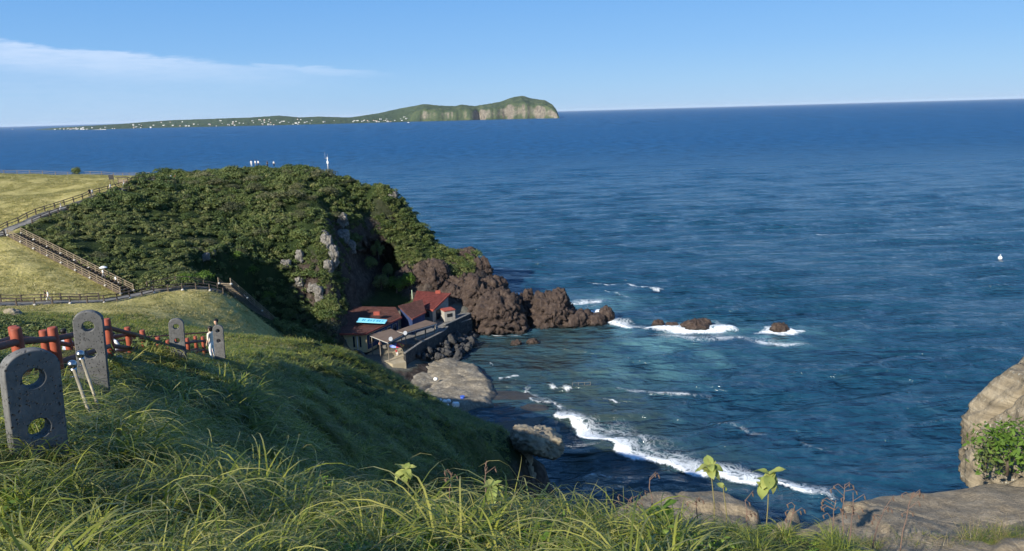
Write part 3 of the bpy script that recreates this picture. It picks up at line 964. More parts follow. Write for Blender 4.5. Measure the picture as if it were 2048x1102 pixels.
def put_shrubs():
    rg = np.random.RandomState(6)
    placed = []
    x, y, z, px, py, _ = far_points(9000, 6, HILL, -130, 0, 108, 200)
    n = 0
    for i in range(len(x)):
        low = px[i] < 430 and py[i] > 415
        r = rg.uniform(1.0, 1.8) if low else rg.uniform(1.3, 2.2) if rg.rand() < 0.6 else rg.uniform(2.2, 3.6)
        if low and rg.rand() < 0.5: continue
        if any((x[i] - a) ** 2 + (y[i] - b) ** 2 < (0.62 * (r + c)) ** 2 for a, b, c in placed): continue
        d1, _ = seg_dist(np.array([x[i]]), np.array([y[i]]), UPATH)
        d2, _ = seg_dist(np.array([x[i]]), np.array([y[i]]), MPATH)
        d3, _ = seg_dist(np.array([x[i]]), np.array([y[i]]), ST1 + [ST1[-1]])
        d4, _ = seg_dist(np.array([x[i]]), np.array([y[i]]), ST2)
        if min(d1[0], d2[0], d3[0], d4[0]) < r + 1.4: continue
        placed.append((x[i], y[i], r))
        light = rg.rand() < (0.55 if low else 0.16)
        zone = ('on the crest of the headland' if py[i] < 385 else 'on the low brushy slope below the upper path' if low else 'above the pale cliff beside the hollow' if px[i] > 620 and px[i] < 800 and py[i] > 400
                else 'on the seaward shoulder of the headland' if px[i] > 760 else 'low on the slope above the steep stairs' if py[i] > 520 else 'in the middle of the wooded slope')
        size = 'large' if r > 2.6 else 'small' if r < 1.5 else 'medium sized'
        oliv = fbm(np.array([x[i] / 14]), np.array([y[i] / 14]), 0, 2, 82)[0] + rg.normal(0, 0.25) > 0.28
        kind_ = 'pale green' if light else 'grey olive' if oliv else 'dark evergreen'
        o = link('shrub', S_LIGHT[rg.randint(3)] if light else S_OLIVE[rg.randint(3)] if oliv else S_MESH[rg.randint(8)], None, (x[i], y[i], z[i] - 0.25), '%s %s shrub %s' % (size, kind_, zone), 'shrub', '%s %s shrubs %s' % (size, kind_, zone))
        h = rg.uniform(0.6, 1.1) * (0.8 if low else 0.85)
        o.scale = (r, r * rg.uniform(0.85, 1.15), r * h); o.rotation_euler = (0, 0, rg.uniform(0, 6.28))
        n += 1
        if n >= 285: break


ST1 = [P(30, 470, 125.5), P(255, 584, 110.5)]
ST2 = [P(447, 568, 119.5), P(590, 692, 138)]
put_shrubs()

# ------------------------------------------------------------------ rocks
def hits(px, py, d0=6.0, d1=240.0):
    """First points of the ground under sight lines (arrays of pixels)."""
    px, py = np.atleast_1d(np.asarray(px, float)), np.atleast_1d(np.asarray(py, float))
    v = cf[None] + cr[None] * ((px[:, None] - 1024) / FPX) + cu[None] * ((551 - py[:, None]) / FPX)
    v = v / v[:, 1:2]
    out = np.stack([v[:, 0] * d1, np.full(len(px), d1), np.zeros(len(px))], 1)
    done = np.zeros(len(px), bool)
    d = d0
    while d < d1 and not done.all():
        q = v * d
        z = q[:, 2] + CAMZ
        g = np.where((q[:, 1] < 58) & (q[:, 0] > -49) & (q[:, 0] < 33), NEAR.at(q[:, 0], q[:, 1]), FARF.at(q[:, 0], q[:, 1]))
        m = (z <= g) & ~done
        out[m] = np.stack([q[m, 0], q[m, 1], z[m]], 1)
        done |= m
        d += 0.15 + d * 0.0015
    return out


def hit(px, py, d0=6.0, d1=240.0):
    return hits([px], [py], d0, d1)[0]


def m_rock(name, lo, mid, hi, scale=0.8, wet=False, pores=0.0, strata=0.0, bdist=0.25):
    def b(t):
        p = pos(t)
        n = t.noise(p, scale, 9, 0.68, 0.2)
        f = t.noise(p, scale * 6, 4, 0.65)
        k = t.m('MULTIPLY_ADD', f, 0.45, t.m('MULTIPLY', n, 0.6))
        if strata:
            w = t.noise(t.vmap(p, (0.5, 0.5, strata)), 1.0, 5, 0.6, 0.5)
            k = t.m('MULTIPLY_ADD', w, 0.5, t.m('MULTIPLY', k, 0.55))
        c = t.ramp(k, [(0.32, lo), (0.52, mid), (0.70, hi)])
        rough = 0.92
        if wet:
            sx = t.n.new('ShaderNodeSeparateXYZ'); t.l.new(p, sx.inputs[0])
            wt = t.ss(t.m('ADD', sx.outputs[2], t.m('MULTIPLY', t.m('SUBTRACT', n, 0.5), 0.9)), 0.15, 0.75, 1.0, 0.0)
            c = t.mix(t.m('MULTIPLY', wt, 0.82), c, (0.012, 0.011, 0.010, 1))
            rough = t.m('MULTIPLY_ADD', wt, -0.55, 0.92)
        return principled(t, c, rough, bump(t, k, 1.0, bdist), 0.3)
    return material(name, b)


M_LAVA = m_rock('lava_rock', (0.013, 0.009, 0.008), (0.060, 0.042, 0.035), (0.14, 0.105, 0.083), 1.1, True, bdist=0.6)
M_GREY = m_rock('grey_rock', (0.035, 0.033, 0.031), (0.15, 0.14, 0.127), (0.36, 0.34, 0.30), 1.1)
M_TUFF = m_rock('tuff_rock', (0.085, 0.068, 0.046), (0.205, 0.166, 0.112), (0.33, 0.275, 0.195), 4.5, False, 0, 0, bdist=0.05)
M_TUFFF = m_rock('tuff_rock_far', (0.10, 0.085, 0.065), (0.22, 0.185, 0.13), (0.36, 0.31, 0.22), 0.6, False, 0, 1.5, bdist=0.2)
M_SHELF = m_rock('tide_rock', (0.070, 0.060, 0.046), (0.165, 0.143, 0.108), (0.37, 0.325, 0.25), 0.45, True, bdist=0.3)
M_BASALT = m_rock('basalt_boulder', (0.012, 0.012, 0.013), (0.042, 0.041, 0.041), (0.11, 0.107, 0.102), 1.1, False, bdist=0.15)


def ico(sub_):
    bm = bmesh.new()
    bmesh.ops.create_icosphere(bm, subdivisions=sub_, radius=1.0)
    V = np.array([v.co[:] for v in bm.verts]); F = np.array([[v.index for v in f.verts] for f in bm.faces])
    bm.free()
    return V, F


ICO = {k: ico(k) for k in (2, 3, 4, 5, 6)}


def cells(Q, n, seed, ext):
    """Fracture pattern: per-vertex crack depth (1 in a crack) and a random level for each block."""
    r_ = np.random.RandomState(seed)
    S = r_.uniform(-1, 1, (n, 3)) * ext
    L = r_.uniform(-1, 1, n)
    crack, lev = np.zeros(len(Q)), np.zeros(len(Q))
    Qn = Q / ext
    Sn = S / ext
    for s in range(0, len(Q), 8000):
        d = np.sqrt(((Qn[s:s + 8000, None, :] - Sn[None]) ** 2).sum(2))
        o = np.argpartition(d, 1, axis=1)[:, :2]
        dd = np.take_along_axis(d, o, 1)
        i0 = np.argmin(dd, 1)
        gap = np.abs(dd[:, 0] - dd[:, 1])
        crack[s:s + 8000] = 1 - smooth(gap, 0.0, 0.07)
        lev[s:s + 8000] = L[o[np.arange(len(o)), i0]]
    return crack, lev


def lump(rx, ry, rz, seed, sub, amp, freq, ridged, strata=0.0, block=0.28, frac=0):
    V, F = ICO[sub]
    sc = np.array([rx, ry, rz]); mr = (rx * ry * rz) ** (1 / 3)
    B = V / np.max(np.abs(V), axis=1)[:, None]
    Q = (V * (1 - block) + B * block) * sc
    f = freq / mr
    g = lambda k, o, sd, gn=0.5: fbm(Q[:, 0] * f * k, Q[:, 1] * f * k, Q[:, 2] * f * k, o, sd, gn)
    n1 = g(1.1, 3, seed)
    n2 = 1 - 2 * np.abs(g(2.2, 3, seed + 9, 0.55))
    n3 = 1 - 2.8 * np.abs(g(5.0, 4, seed + 19, 0.65))
    dis = amp * mr * ((1 - ridged) * n1 + ridged * (0.55 * n2 + 0.40 * n3 + 0.3 * n1))
    if frac:
        jx = Q + 0.18 * mr * np.stack([g(1.7, 2, seed + 31), g(1.7, 2, seed + 32), g(1.7, 2, seed + 33)], 1)
        ck, lv = cells(jx, frac, seed + 5, sc)
        dis = dis * 0.8 + mr * (0.17 * lv - 0.16 * ck)
    if strata:
        st = Q[:, 2] * strata + 2.2 * n1
        dis = dis + 0.045 * mr * (np.abs((st % 1.0) - 0.5) * 2 - 0.5 + 0.6 * (_h(np.floor(st).astype(np.int64), np.zeros(len(st), np.int64), np.zeros(len(st), np.int64), seed)))
    return Q + V * dis[:, None], F


def rock_mesh(name, rx, ry, rz, seed, sub, mat, amp=0.28, freq=1.0, ridged=0.5, strata=0.0, block=0.28, frac=0):
    Q, F = lump(rx, ry, rz, seed, sub, amp, freq, ridged, strata, block, frac)
    return mesh_np(name, Q, F, mat, ridged < 0.15)


def crag_mesh(name, rx, ry, rz, seed, sub, mat, amp, n=6):
    """A craggy mass: one core and several smaller knobs fused into one mesh."""
    rg_ = np.random.RandomState(seed + 1000)
    Vs, Fs, k = [], [], 0
    parts = [(0, 0, 0, 0.86, 0.86, 0.88, sub)]
    for i in range(n):
        a_ = rg_.uniform(0, 6.28); e_ = rg_.uniform(-0.2, 0.75); s_ = rg_.uniform(0.22, 0.48)
        parts.append((math.cos(a_) * 0.62 * rx, math.sin(a_) * 0.62 * ry, e_ * 0.75 * rz, s_, s_, s_ * rg_.uniform(0.8, 1.5), max(3, sub - 1)))
    for x_, y_, z_, sx_, sy_, sz_, sb_ in parts:
        Q, F = lump(rx * sx_, ry * sy_, rz * sz_, seed + 7 * k, sb_, amp, 1.3, 0.62, 0, 0.35, 60 if sb_ >= 5 else 30)
        Q = Q + np.array([x_, y_, z_])
        Q[:, :2] *= (1.06 - 0.26 * np.clip(Q[:, 2:3] / rz, -0.6, 1.2))
        Vs.append(Q); Fs.append(F + sum(len(v) for v in Vs[:-1])); k += 1
    return mesh_np(name, np.concatenate(Vs), np.concatenate(Fs), mat, False)


def lava(px, py, d, w, h, dep, seed, label, zb=-0.6, sub=5, amp=0.40, name='lava_rock', mat=None, group=None, cat='rock'):
    q = P(px, py, d)
    hh = (h - min(zb, 0))
    me = crag_mesh(name, w / 2, dep / 2, hh * 0.56, seed, sub, mat or M_LAVA, amp, 12 if sub >= 5 else 6)
    return link(name, me, None, (q[0], q[1], zb + hh * 0.44), label, cat, group)


lava(1000, 660, 168, 12.5, 9.2, 9, 1, 'huge brown lava rock mass standing nearest the boulders and seawall')
lava(1100, 655, 171, 9.8, 8.6, 8, 2, 'tall rounded brown lava rock rising from the water at the end of the ridge')
lava(1052, 640, 174, 6.5, 7.2, 6, 3, 'brown lava rock wedged between the two largest masses of the ridge')
lava(1036, 668, 166.5, 4.4, 3.2, 4, 4, 'small brown lava rock at the waterline before the gap in the ridge', sub=4)
lava(1152, 652, 170, 7, 3.6, 5, 5, 'low brown lava rock trailing off the end of the ridge', sub=4)
lava(1188, 649, 170.5, 5.5, 2.6, 4, 6, 'lowest flat lava rock at the tip of the ridge', sub=4)
lava(1213, 636, 173, 4.2, 3.4, 4, 7, 'rounded dark lava rock perched at the seaward tip of the ridge', sub=4)
lava(962, 620, 173, 10, 10, 8, 8, 'craggy brown lava rock above the seawall with a dark hole in it', zb=1)
lava(1012, 610, 176, 8, 7, 7, 9, 'brown lava rock on the far side of the ridge below the skyline', zb=0)
lava(925, 590, 177, 11, 8, 8, 10, 'brown lava crag behind the red roofed house', zb=4)
lava(858, 575, 177, 11, 8.5, 7, 11, 'dark brown lava wall on the right side of the hollow', zb=7)
lava(905, 600, 174, 9, 5, 6, 12, 'rough lava rock directly above the small red roof', zb=4.5)
lava(1026, 655, 169, 6, 5.5, 5, 17, 'jagged lava rock filling the ridge right of the huge mass')
lava(1078, 655, 172, 6, 4.5, 5, 18, 'jagged lava rock at the foot of the tall rounded one')
lava(1130, 645, 172, 6, 5.0, 5, 19, 'sloping lava rock stepping down from the tall rounded one')
lava(978, 640, 171, 7, 7.5, 6, 27, 'steep lava crag rising behind the boulder heap')
lava(1168, 648, 171.5, 5, 3.4, 4, 28, 'small jagged lava rock before the tip of the ridge', sub=4)
lava(925, 505, 186.5, 8, 4.5, 5, 13, 'dark lava crag on the skyline where the headland steps down', zb=12.0)
lava(958, 530, 184.5, 6.5, 5.0, 5, 14, 'brown lava crag below the skyline step, above the sea', zb=9.0)
lava(985, 562, 182, 7, 6, 6, 15, 'lava rock at the back of the ridge against the open sea', zb=4)
lava(815, 560, 176, 6, 6, 5, 16, 'brown rock face at the edge of the dark hollow', zb=8)
for px, py, w, h, s, lb in ((1032, 690, 2.4, 1.2, 20, 'small lava rock in the calm cove, the left of two'), (1066, 687, 2.8, 1.1, 21, 'small lava rock in the calm cove, the right of two'),
                            (1316, 650, 3.0, 1.3, 22, 'small dark islet leftmost in the line of surf'), (1344, 653, 3.2, 1.0, 23, 'low dark islet second in the line of surf'),
                            (1391, 655, 6.0, 1.9, 24, 'largest dark islet in the middle of the white surf'), (1558, 664, 4.0, 2.1, 25, 'dark pointed islet farthest out in the surf'),
                            (1410, 650, 3.2, 1.6, 26, 'dark rock leaning on the right flank of the largest islet')):
    q = PZ(px, py, 0)
    lava(px, py, q[1], w, h, w * 0.75, s, lb, sub=4, zb=-0.5, name='sea_rock')

# pale outcrops in the cliff
for i, (px, py, w, h) in enumerate(((686, 442, 2.0, 3.0), (650, 472, 1.3, 2.2), (687, 476, 2.4, 3.2), (655, 490, 2.0, 3.6), (703, 494, 1.6, 3.0), (600, 513, 1.3, 2.4), (573, 526, 1.6, 1.6), (659, 536, 1.4, 3.0),
                                    (600, 562, 1.4, 1.8), (628, 574, 2.0, 1.8), (411, 511, 1.5, 1.3), (425, 503, 1.2, 1.2), (787, 388, 1.8, 1.6), (827, 405, 1.6, 2.6), (640, 590, 1.6, 3.2), (845, 445, 2.2, 4.0), (340, 536, 1.0, 0.8), (668, 515, 1.6, 4.0), (735, 628, 4.5, 2.2))):
    q = hit(px, py + 5)
    me = rock_mesh('rock_outcrop', w * 0.6, w * 0.5, h * 0.55, 60 + i, 4, M_GREY, 0.5, 1.5, 0.6, 0, 0.5, 24)
    where = ('below the crest' if py < 450 else 'beside the dark hollow' if 640 < px < 710 and py < 560 else 'low on the cliff left of the hollow' if px > 560 and py < 600 else 'behind the brown roof' if py > 600 else 'among the brush above the path')
    link('rock_outcrop', me, None, (q[0], q[1] - 0.3, q[2] + h * 0.25), 'pale grey rock outcrop %s, %s' % (where, ('jagged one', 'broad one', 'narrow upright one', 'small one', 'leaning one')[i % 5]), 'rock', 'pale outcrops on the cliff')

# riprap below the seawall
RIP = [tuple(PZ(a, b, 1.5)[:2]) for a, b in ((815, 722), (850, 697), (893, 672), (935, 645), (950, 660), (940, 690), (912, 708), (868, 720), (835, 730))]
bmeshes = [rock_mesh('basalt_boulder', rnd.uniform(0.8, 1.1), rnd.uniform(0.7, 1.0), rnd.uniform(0.7, 0.95), 300 + i, 3, M_BASALT, 0.42, 1.2, 0.45, 0, 0.5) for i in range(7)]
wall_line = [PZ(a, b, 4.9) for a, b in ((809, 709), (841, 686), (868, 673), (887, 663), (895, 654))]
rg = np.random.RandomState(12)
placed = []
xs = [p[0] for p in RIP]; ys = [p[1] for p in RIP]
tries = 0
while len(placed) < 150 and tries < 12000:
    tries += 1
    x, y = rg.uniform(min(xs), max(xs)), rg.uniform(min(ys), max(ys))
    if not inpoly(np.array([x]), np.array([y]), RIP)[0]: continue
    r = 0.38 + 0.95 * rg.rand() ** 2
    if any((x - a) ** 2 + (y - b) ** 2 < (0.58 * (r + c)) ** 2 for a, b, c in placed): continue
    dw, tw = seg_dist(np.array([x]), np.array([y]), wall_line)
    if dw[0] < 0.5: continue
    placed.append((x, y, r))
    z = max(0.05, 2.9 - 0.45 * dw[0]) + rg.uniform(-0.5, 0.5)
    big = r > 0.85
    zone = ('at the terrace end' if tw[0] < 0.3 else 'at the lava rock end' if tw[0] > 0.75 else 'in the middle') + (' against the wall' if dw[0] < 2 else ' by the water' if dw[0] > 4.5 else ' of the slope')
    o = link('boulder', bmeshes[rg.randint(7)], None, (x, y, z), ('big' if big else 'small') + ' black boulder below the seawall ' + zone, 'boulder', ('big' if big else 'small') + ' boulders below the seawall ' + zone)
    o.scale = (r * rg.uniform(0.75, 1.35), r * rg.uniform(0.75, 1.25), r * rg.uniform(0.7, 1.2)); o.rotation_euler = (rg.uniform(-1.5, 1.5), rg.uniform(-1.5, 1.5), rg.uniform(0, 6.28))
q = PZ(902, 682, 1.6)
link('boulder', rock_mesh('reddish_boulder', 1.5, 1.1, 1.1, 333, 4, M_LAVA, 0.25, 1.3, 0.4), None, q, 'reddish brown boulder lying on top of the black boulder heap', 'boulder')


# ------------------------------------------------------------------ tide platform and cliff-top ledges
def ledge(name, corners, res, mat, label, cat=None, kind=None, fall=6.0, depth=9.0, rough=0.05, nscale=0.8, overhang=0.0, steps=0.0, seed=0, plane_z=None):
    C = np.array([P(*c) if plane_z is None else PZ(c[0], c[1], plane_z) for c in corners])
    A = np.c_[C[:, :2], np.ones(len(C))]
    co = np.linalg.lstsq(A, C[:, 2], rcond=None)[0]
    pad = 0.6 + depth / fall
    xs = np.arange(C[:, 0].min() - pad, C[:, 0].max() + pad, res); ys = np.arange(C[:, 1].min() - pad, C[:, 1].max() + pad, res)
    X, Y = np.meshgrid(xs, ys)
    wx = X + 2.5 * rough * fbm(X * nscale, Y * nscale, 0, 4, seed + 3) * 2; wy = Y + 2.5 * rough * fbm(X * nscale + 9, Y * nscale, 0, 4, seed + 4) * 2
    poly = [tuple(c[:2]) for c in C]
    ins = inpoly(wx, wy, poly)
    d, _ = seg_dist(wx, wy, poly + [poly[0]])
    sd = np.where(ins, d, -d)
    Z = X * co[0] + Y * co[1] + co[2]
    n = fbm(X * nscale, Y * nscale, 0, 6, seed)
    Z = Z + rough * 2.2 * n
    if steps:
        Z = np.floor(Z / steps + 0.7 * fbm(X * nscale * 0.5, Y * nscale * 0.5, 0, 4, seed + 8)) * steps + 0.25 * (Z - np.floor(Z / steps) * steps)
        Z = blur(Z, 1)
    ext = max(np.ptp(C[:, 0]), np.ptp(C[:, 1])) / 2
    Q3 = np.stack([wx - C[:, 0].mean(), wy - C[:, 1].mean(), 0 * X], -1).reshape(-1, 3)
    ck, lv = cells(Q3 + 0.06 * ext * fbm(X.ravel() * nscale * 2, Y.ravel() * nscale * 2, 0, 3, seed + 12)[:, None], 26, seed + 2, np.array([ext, ext, ext * 50]))
    Z = Z + rough * (1.8 * blur(lv.reshape(X.shape), 1) - 1.4 * ck.reshape(X.shape))
    Z = Z - (1 - smooth(sd, -0.02, 5 * rough + 0.05)) * rough * 3
    Z = Z - np.clip(-sd, 0, None) * fall * (1 + 0.25 * fbm(X, Y, 0, 3, seed + 6))
    keep = sd > -depth / fall
    Fq = grid_faces(*X.shape)
    k = keep.ravel()[Fq].all(1)
    me = mesh_np(name, np.stack([X, Y, Z], -1).reshape(-1, 3), Fq[k], mat, False)
    bm = bmesh.new(); bm.from_mesh(me)
    bmesh.ops.delete(bm, geom=[v for v in bm.verts if not v.link_faces], context='VERTS')
    bm.to_mesh(me); bm.free()
    return link(name, me, None, None, label, cat, None, kind)


def pz3(px, py, z): return (px, py, PZ(px, py, z)[1])


ledge('rock_ledge', [pz3(*c) for c in ((1225, 1002, 44.9), (1300, 987, 44.75), (1390, 980, 44.7), (1440, 987, 44.7), (1490, 1015, 44.85), (1500, 1060, 45.05), (1480, 1112, 45.3), (1200, 1112, 45.4), (1180, 1050, 45.2))], 0.045, M_TUFF,
      'tan sandstone ledge jutting out below the foreground grass', 'rock', fall=5, depth=6, rough=0.035, nscale=0.9, seed=5)
ledge('rock_ledge', [pz3(*c) for c in ((1610, 1058, 45.1), (1650, 1030, 44.95), (1705, 990, 44.8), (1760, 974, 44.75), (1850, 968, 44.7), (1925, 965, 44.7), (2000, 955, 44.65), (2120, 940, 44.6), (2220, 1110, 45.4), (1540, 1112, 45.4))], 0.05, M_TUFF,
      'broad flat sandstone ledge at the lower right edge of the cliff', 'rock', fall=5, depth=6, rough=0.035, nscale=0.9, seed=15)
ledge('rock_ledge', [(1557, 1040, 15), (1566, 1015, 15.6), (1585, 1012, 15.8), (1600, 1035, 15.4), (1615, 1060, 14.6), (1560, 1075, 14.2)], 0.08, M_TUFF,
      'small pointed rock showing between the two foreground ledges', 'rock', fall=4, depth=6, rough=0.05, nscale=1.2, seed=25)
q = P(1072, 884, 66.5)
nose = empty('rock_nose', (q[0] - 0.6, q[1] + 0.5, 0), 'tan rock nose jutting from the end of the shaded grass slope over the water', 'rock')
nm = link('cap', rock_mesh('nose_cap', 2.0, 3.0, 1.15, 35, 5, M_TUFFF, 0.30, 1.2, 0.4, 2.0, 0.5), nose, (0.75, -0.4, q[2] + 0.15)); nm.rotation_euler = (R(-14), R(16), 0.25)
link('pillar', crag_mesh('nose_pillar', 1.9, 2.4, 8.5, 36, 5, M_TUFFF, 0.30, 6), nose, (-1.1, 0.0, q[2] - 8.6))
plat = [(690, 712), (735, 716), (800, 728), (850, 722), (905, 711), (950, 722), (975, 748), (992, 775), (975, 800), (950, 803), (925, 815), (880, 812), (800, 790), (740, 760), (700, 740)]
ledge('tide_platform', plat, 0.28, M_SHELF, None, None, 'structure', fall=1.2, depth=3.0, rough=0.15, nscale=0.2, steps=0.22, seed=45, plane_z=1.2)
wet = [(900, 800), (960, 775), (1000, 762), (1050, 772), (1085, 800), (1100, 830), (1060, 862), (1000, 880), (900, 840)]
ledge('wet_shelf', wet, 0.35, M_SHELF, None, None, 'structure', fall=0.25, depth=0.8, rough=0.07, nscale=0.22, steps=0.10, seed=55, plane_z=0.12)
def m_lichen(t):
    p = pos(t)
    n = t.noise(p, 2.2, 8, 0.66)
    w = t.noise(t.vmap(p, (0.8, 0.8, 9.0)), 1.0, 5, 0.6, 0.6)
    c = t.ramp(t.m('MULTIPLY_ADD', w, 0.5, t.m('MULTIPLY', n, 0.5)), [(0.34, (0.09, 0.074, 0.05)), (0.5, (0.205, 0.17, 0.118)), (0.66, (0.33, 0.28, 0.20))])
    l = t.m('MULTIPLY', t.ss(t.noise(p, 14, 5, 0.7), 0.56, 0.66), t.ss(t.noise(p, 1.4, 3, 0.5), 0.42, 0.62))
    c = t.mix(t.m('MULTIPLY', l, 0.8), c, (0.46, 0.45, 0.37, 1))
    return principled(t, c, 0.92, bump(t, t.m('MULTIPLY_ADD', w, 0.7, n), 1.0, 0.10), 0.2)


M_LICHEN = material('lichened_tuff', m_lichen)
big = rock_mesh('cliff_boulder', 0.80, 1.0, 0.95, 402, 6, M_LICHEN, 0.16, 0.9, 0.22, strata=3.2, block=0.62, frac=9)
bm_ = bmesh.new(); bm_.from_mesh(big)
for v_ in bm_.verts: v_.co.x += 0.42 * v_.co.z + 0.12 * abs(v_.co.z)
bm_.to_mesh(big); bm_.free()
q = P(2100, 868, 10.7)
link('cliff_boulder', big, None, q, 'tall layered pale boulder standing at the right edge of the picture', 'boulder')

# ------------------------------------------------------------------ building helpers
def box_mesh(name, sx, sy, sz, mat, bev=0.0, base=True):
    bm = bmesh.new()
    bmesh.ops.create_cube(bm, size=1.0)
    for v in bm.verts:
        v.co.x *= sx; v.co.y *= sy; v.co.z = (v.co.z + (0.5 if base else 0)) * sz
    if bev: bmesh.ops.bevel(bm, geom=bm.edges[:], offset=bev, segments=2, affect='EDGES')
    me = bpy.data.meshes.new(name); bm.to_mesh(me); bm.free()
    me.materials.append(mat)
    return me


def tube_mesh(name, r0, r1, h, mat, seg=14, dome=0.0):
    bm = bmesh.new()
    prof = [(r0, 0), (r1, h - dome * 0.6), (r1 * 0.9, h - dome * 0.15), (r1 * 0.55, h)] if dome else [(r0, 0), (r1, h)]
    rings = [[bm.verts.new((r * math.cos(i * 2 * math.pi / seg), r * math.sin(i * 2 * math.pi / seg), z)) for i in range(seg)] for r, z in prof]
    for a, b in zip(rings[:-1], rings[1:]):
        for i in range(seg): bm.faces.new((a[i], a[(i + 1) % seg], b[(i + 1) % seg], b[i]))
    bm.faces.new(rings[0][::-1]); bm.faces.new(rings[-1])
    me = bpy.data.meshes.new(name); bm.to_mesh(me); bm.free()
    me.materials.append(mat)
    for p in me.polygons: p.use_smooth = len(p.vertices) == 4
    return me


def bar(name, parent, a, b, unit, th=1.0, thz=None):
    """Stretch a unit bar (1 m along +Z) from a to b, parented at the parent's origin."""
    a, b = Vector([float(v) for v in a]), Vector([float(v) for v in b])
    o = bpy.data.objects.new(name, unit)
    COL.objects.link(o)
    if parent is not None:
        o.parent = parent; a = a - parent.location; b = b - parent.location
    o.location = a
    d = b - a
    o.rotation_euler = d.to_track_quat('Z', 'Y').to_euler()
    o.scale = (th, thz or th, d.length)
    return o


def along(pts, spacing):
    pts = [np.asarray(p, float) for p in pts]
    L = [0.0]
    for a, b in zip(pts[:-1], pts[1:]): L.append(L[-1] + np.linalg.norm((b - a)[:2]))
    n = max(1, int(round(L[-1] / spacing)))
    out = []
    for i in range(n + 1):
        s = L[-1] * i / n
        k = min(max(np.searchsorted(L, s) - 1, 0), len(pts) - 2)
        t = (s - L[k]) / max(L[k + 1] - L[k], 1e-6)
        out.append(pts[k] * (1 - t) + pts[k + 1] * t)
    return out


def offset_line(pts, off):
    out = []
    for i, p in enumerate(pts):
        a = pts[max(0, i - 1)]; b = pts[min(len(pts) - 1, i + 1)]
        t = (np.asarray(b) - np.asarray(a))[:2]; t = t / np.linalg.norm(t)
        out.append(np.array([p[0] - t[1] * off, p[1] + t[0] * off, p[2]]))
    return out


M_DWOOD = simple_mat('dark_timber', (0.055, 0.042, 0.032), (0.12, 0.095, 0.075), 6, 0.8, 0.3, 0.01)
M_LWOOD = simple_mat('pale_timber', (0.15, 0.118, 0.08), (0.25, 0.20, 0.135), 6, 0.8, 0.3, 0.01)
M_CONC = simple_mat('concrete', (0.34, 0.33, 0.30), (0.50, 0.48, 0.44), 4, 0.85, 0.3, 0.01)
M_CONCD = simple_mat('weathered_concrete', (0.11, 0.106, 0.098), (0.19, 0.183, 0.168), 2, 0.9, 0.4, 0.02, local=False)
M_WHITEP = simple_mat('white_paint', (0.62, 0.62, 0.60), (0.78, 0.78, 0.76), 3, 0.6, 0.1, 0.005)
U_D = box_mesh('timber', 1, 1, 1, M_DWOOD)
U_L = box_mesh('pale_timber', 1, 1, 1, M_LWOOD)
U_W = box_mesh('white_bar', 1, 1, 1, M_WHITEP)
FOOT = rock_mesh('footing', 0.2, 0.2, 0.17, 77, 2, M_CONC, 0.1, 1.0, 0.2)


def fence(name, label, pts, spacing=2.2, h=1.1, th=0.16, rails=(1.02, 0.58), unit=None, foot=0, snap=True, group=None, zoff=0.0):
    unit = unit or U_D
    ps = along(pts, spacing)
    if snap:
        for p in ps: p[2] = ground(p[0], p[1]) + zoff
    root = empty(name, ps[0], label, 'fence', group)
    for i, p in enumerate(ps):
        bar('post', root, p - np.array([0, 0, 0.3]), p + np.array([0, 0, h]), unit, th)
        if foot and i % foot == 0:
            f = bpy.data.objects.new('footing', FOOT); COL.objects.link(f); f.parent = root
            s = 0.7 + 0.4 * rnd.random(); f.scale = (s, s, s)
            f.location = Vector([float(v) for v in p]) + Vector((0.15, -0.25, 0.08)) - root.location
    for a, b in zip(ps[:-1], ps[1:]):
        for r in rails:
            z = np.array([0, 0, r])
            bar('rail', root, a + z, b + z, unit, th * 0.66, th * 0.66)
    return root


# paved strips of the two paths
def ribbon(name, pts, w, mat, dz):
    ps = along(pts, 1.2)
    L, Rr = offset_line(ps, w / 2), offset_line(ps, -w / 2)
    V = []
    for a, b in zip(L, Rr):
        z = ground((a[0] + b[0]) / 2, (a[1] + b[1]) / 2) + dz
        V += [(a[0], a[1], z), (b[0], b[1], z), (a[0], a[1], z - 0.5), (b[0], b[1], z - 0.5)]
    F = []
    for i in range(len(ps) - 1):
        k = 4 * i
        F += [(k, k + 4, k + 5, k + 1), (k + 2, k + 6, k + 4, k), (k + 1, k + 5, k + 7, k + 3)]
    return link(name, mesh_np(name, V, F, mat), kind='structure')


ribbon('upper_path', UPATH, 2.3, M_CONCD, 0.12)
ribbon('lower_path', MPATH, 1.7, M_CONCD, 0.10)
fence('path_fence', 'dark timber fence on the lawn side of the upper path', offset_line(UPATH[1:], 1.35), 2.4, foot=0)
fence('path_fence', 'dark timber fence on the bushy side of the upper path', offset_line(UPATH[3:], -1.35), 2.4, h=0.9, rails=(0.82, 0.45))
fence('path_fence', 'short dark fence between upper path and top of the wooden stairs, at the left edge', offset_line(UPATH[1:3], -1.35), 2.0)
LF = [P(a, b, d) for a, b, d in ((-160, 352, 206), (20, 352, 208), (130, 352, 207), (240, 353, 203), (300, 354, 193))]
fence('lawn_fence', 'pale weathered fence along the far edge of the upper lawn', LF, 3.6, h=1.05, th=0.10, rails=(0.98, 0.5), unit=U_L)
fence('path_fence', 'dark fence with pale footings on the near side of the lower path', offset_line(MPATH, -1.15), 2.1, foot=2)
fence('path_fence', 'dark fence on the hill side of the lower path', offset_line(MPATH[1:4], 1.15), 2.3)
fence('path_fence', 'shaded dark fence below the brush, between the two flights of stairs', offset_line(MPATH[4:], 1.15), 2.0)


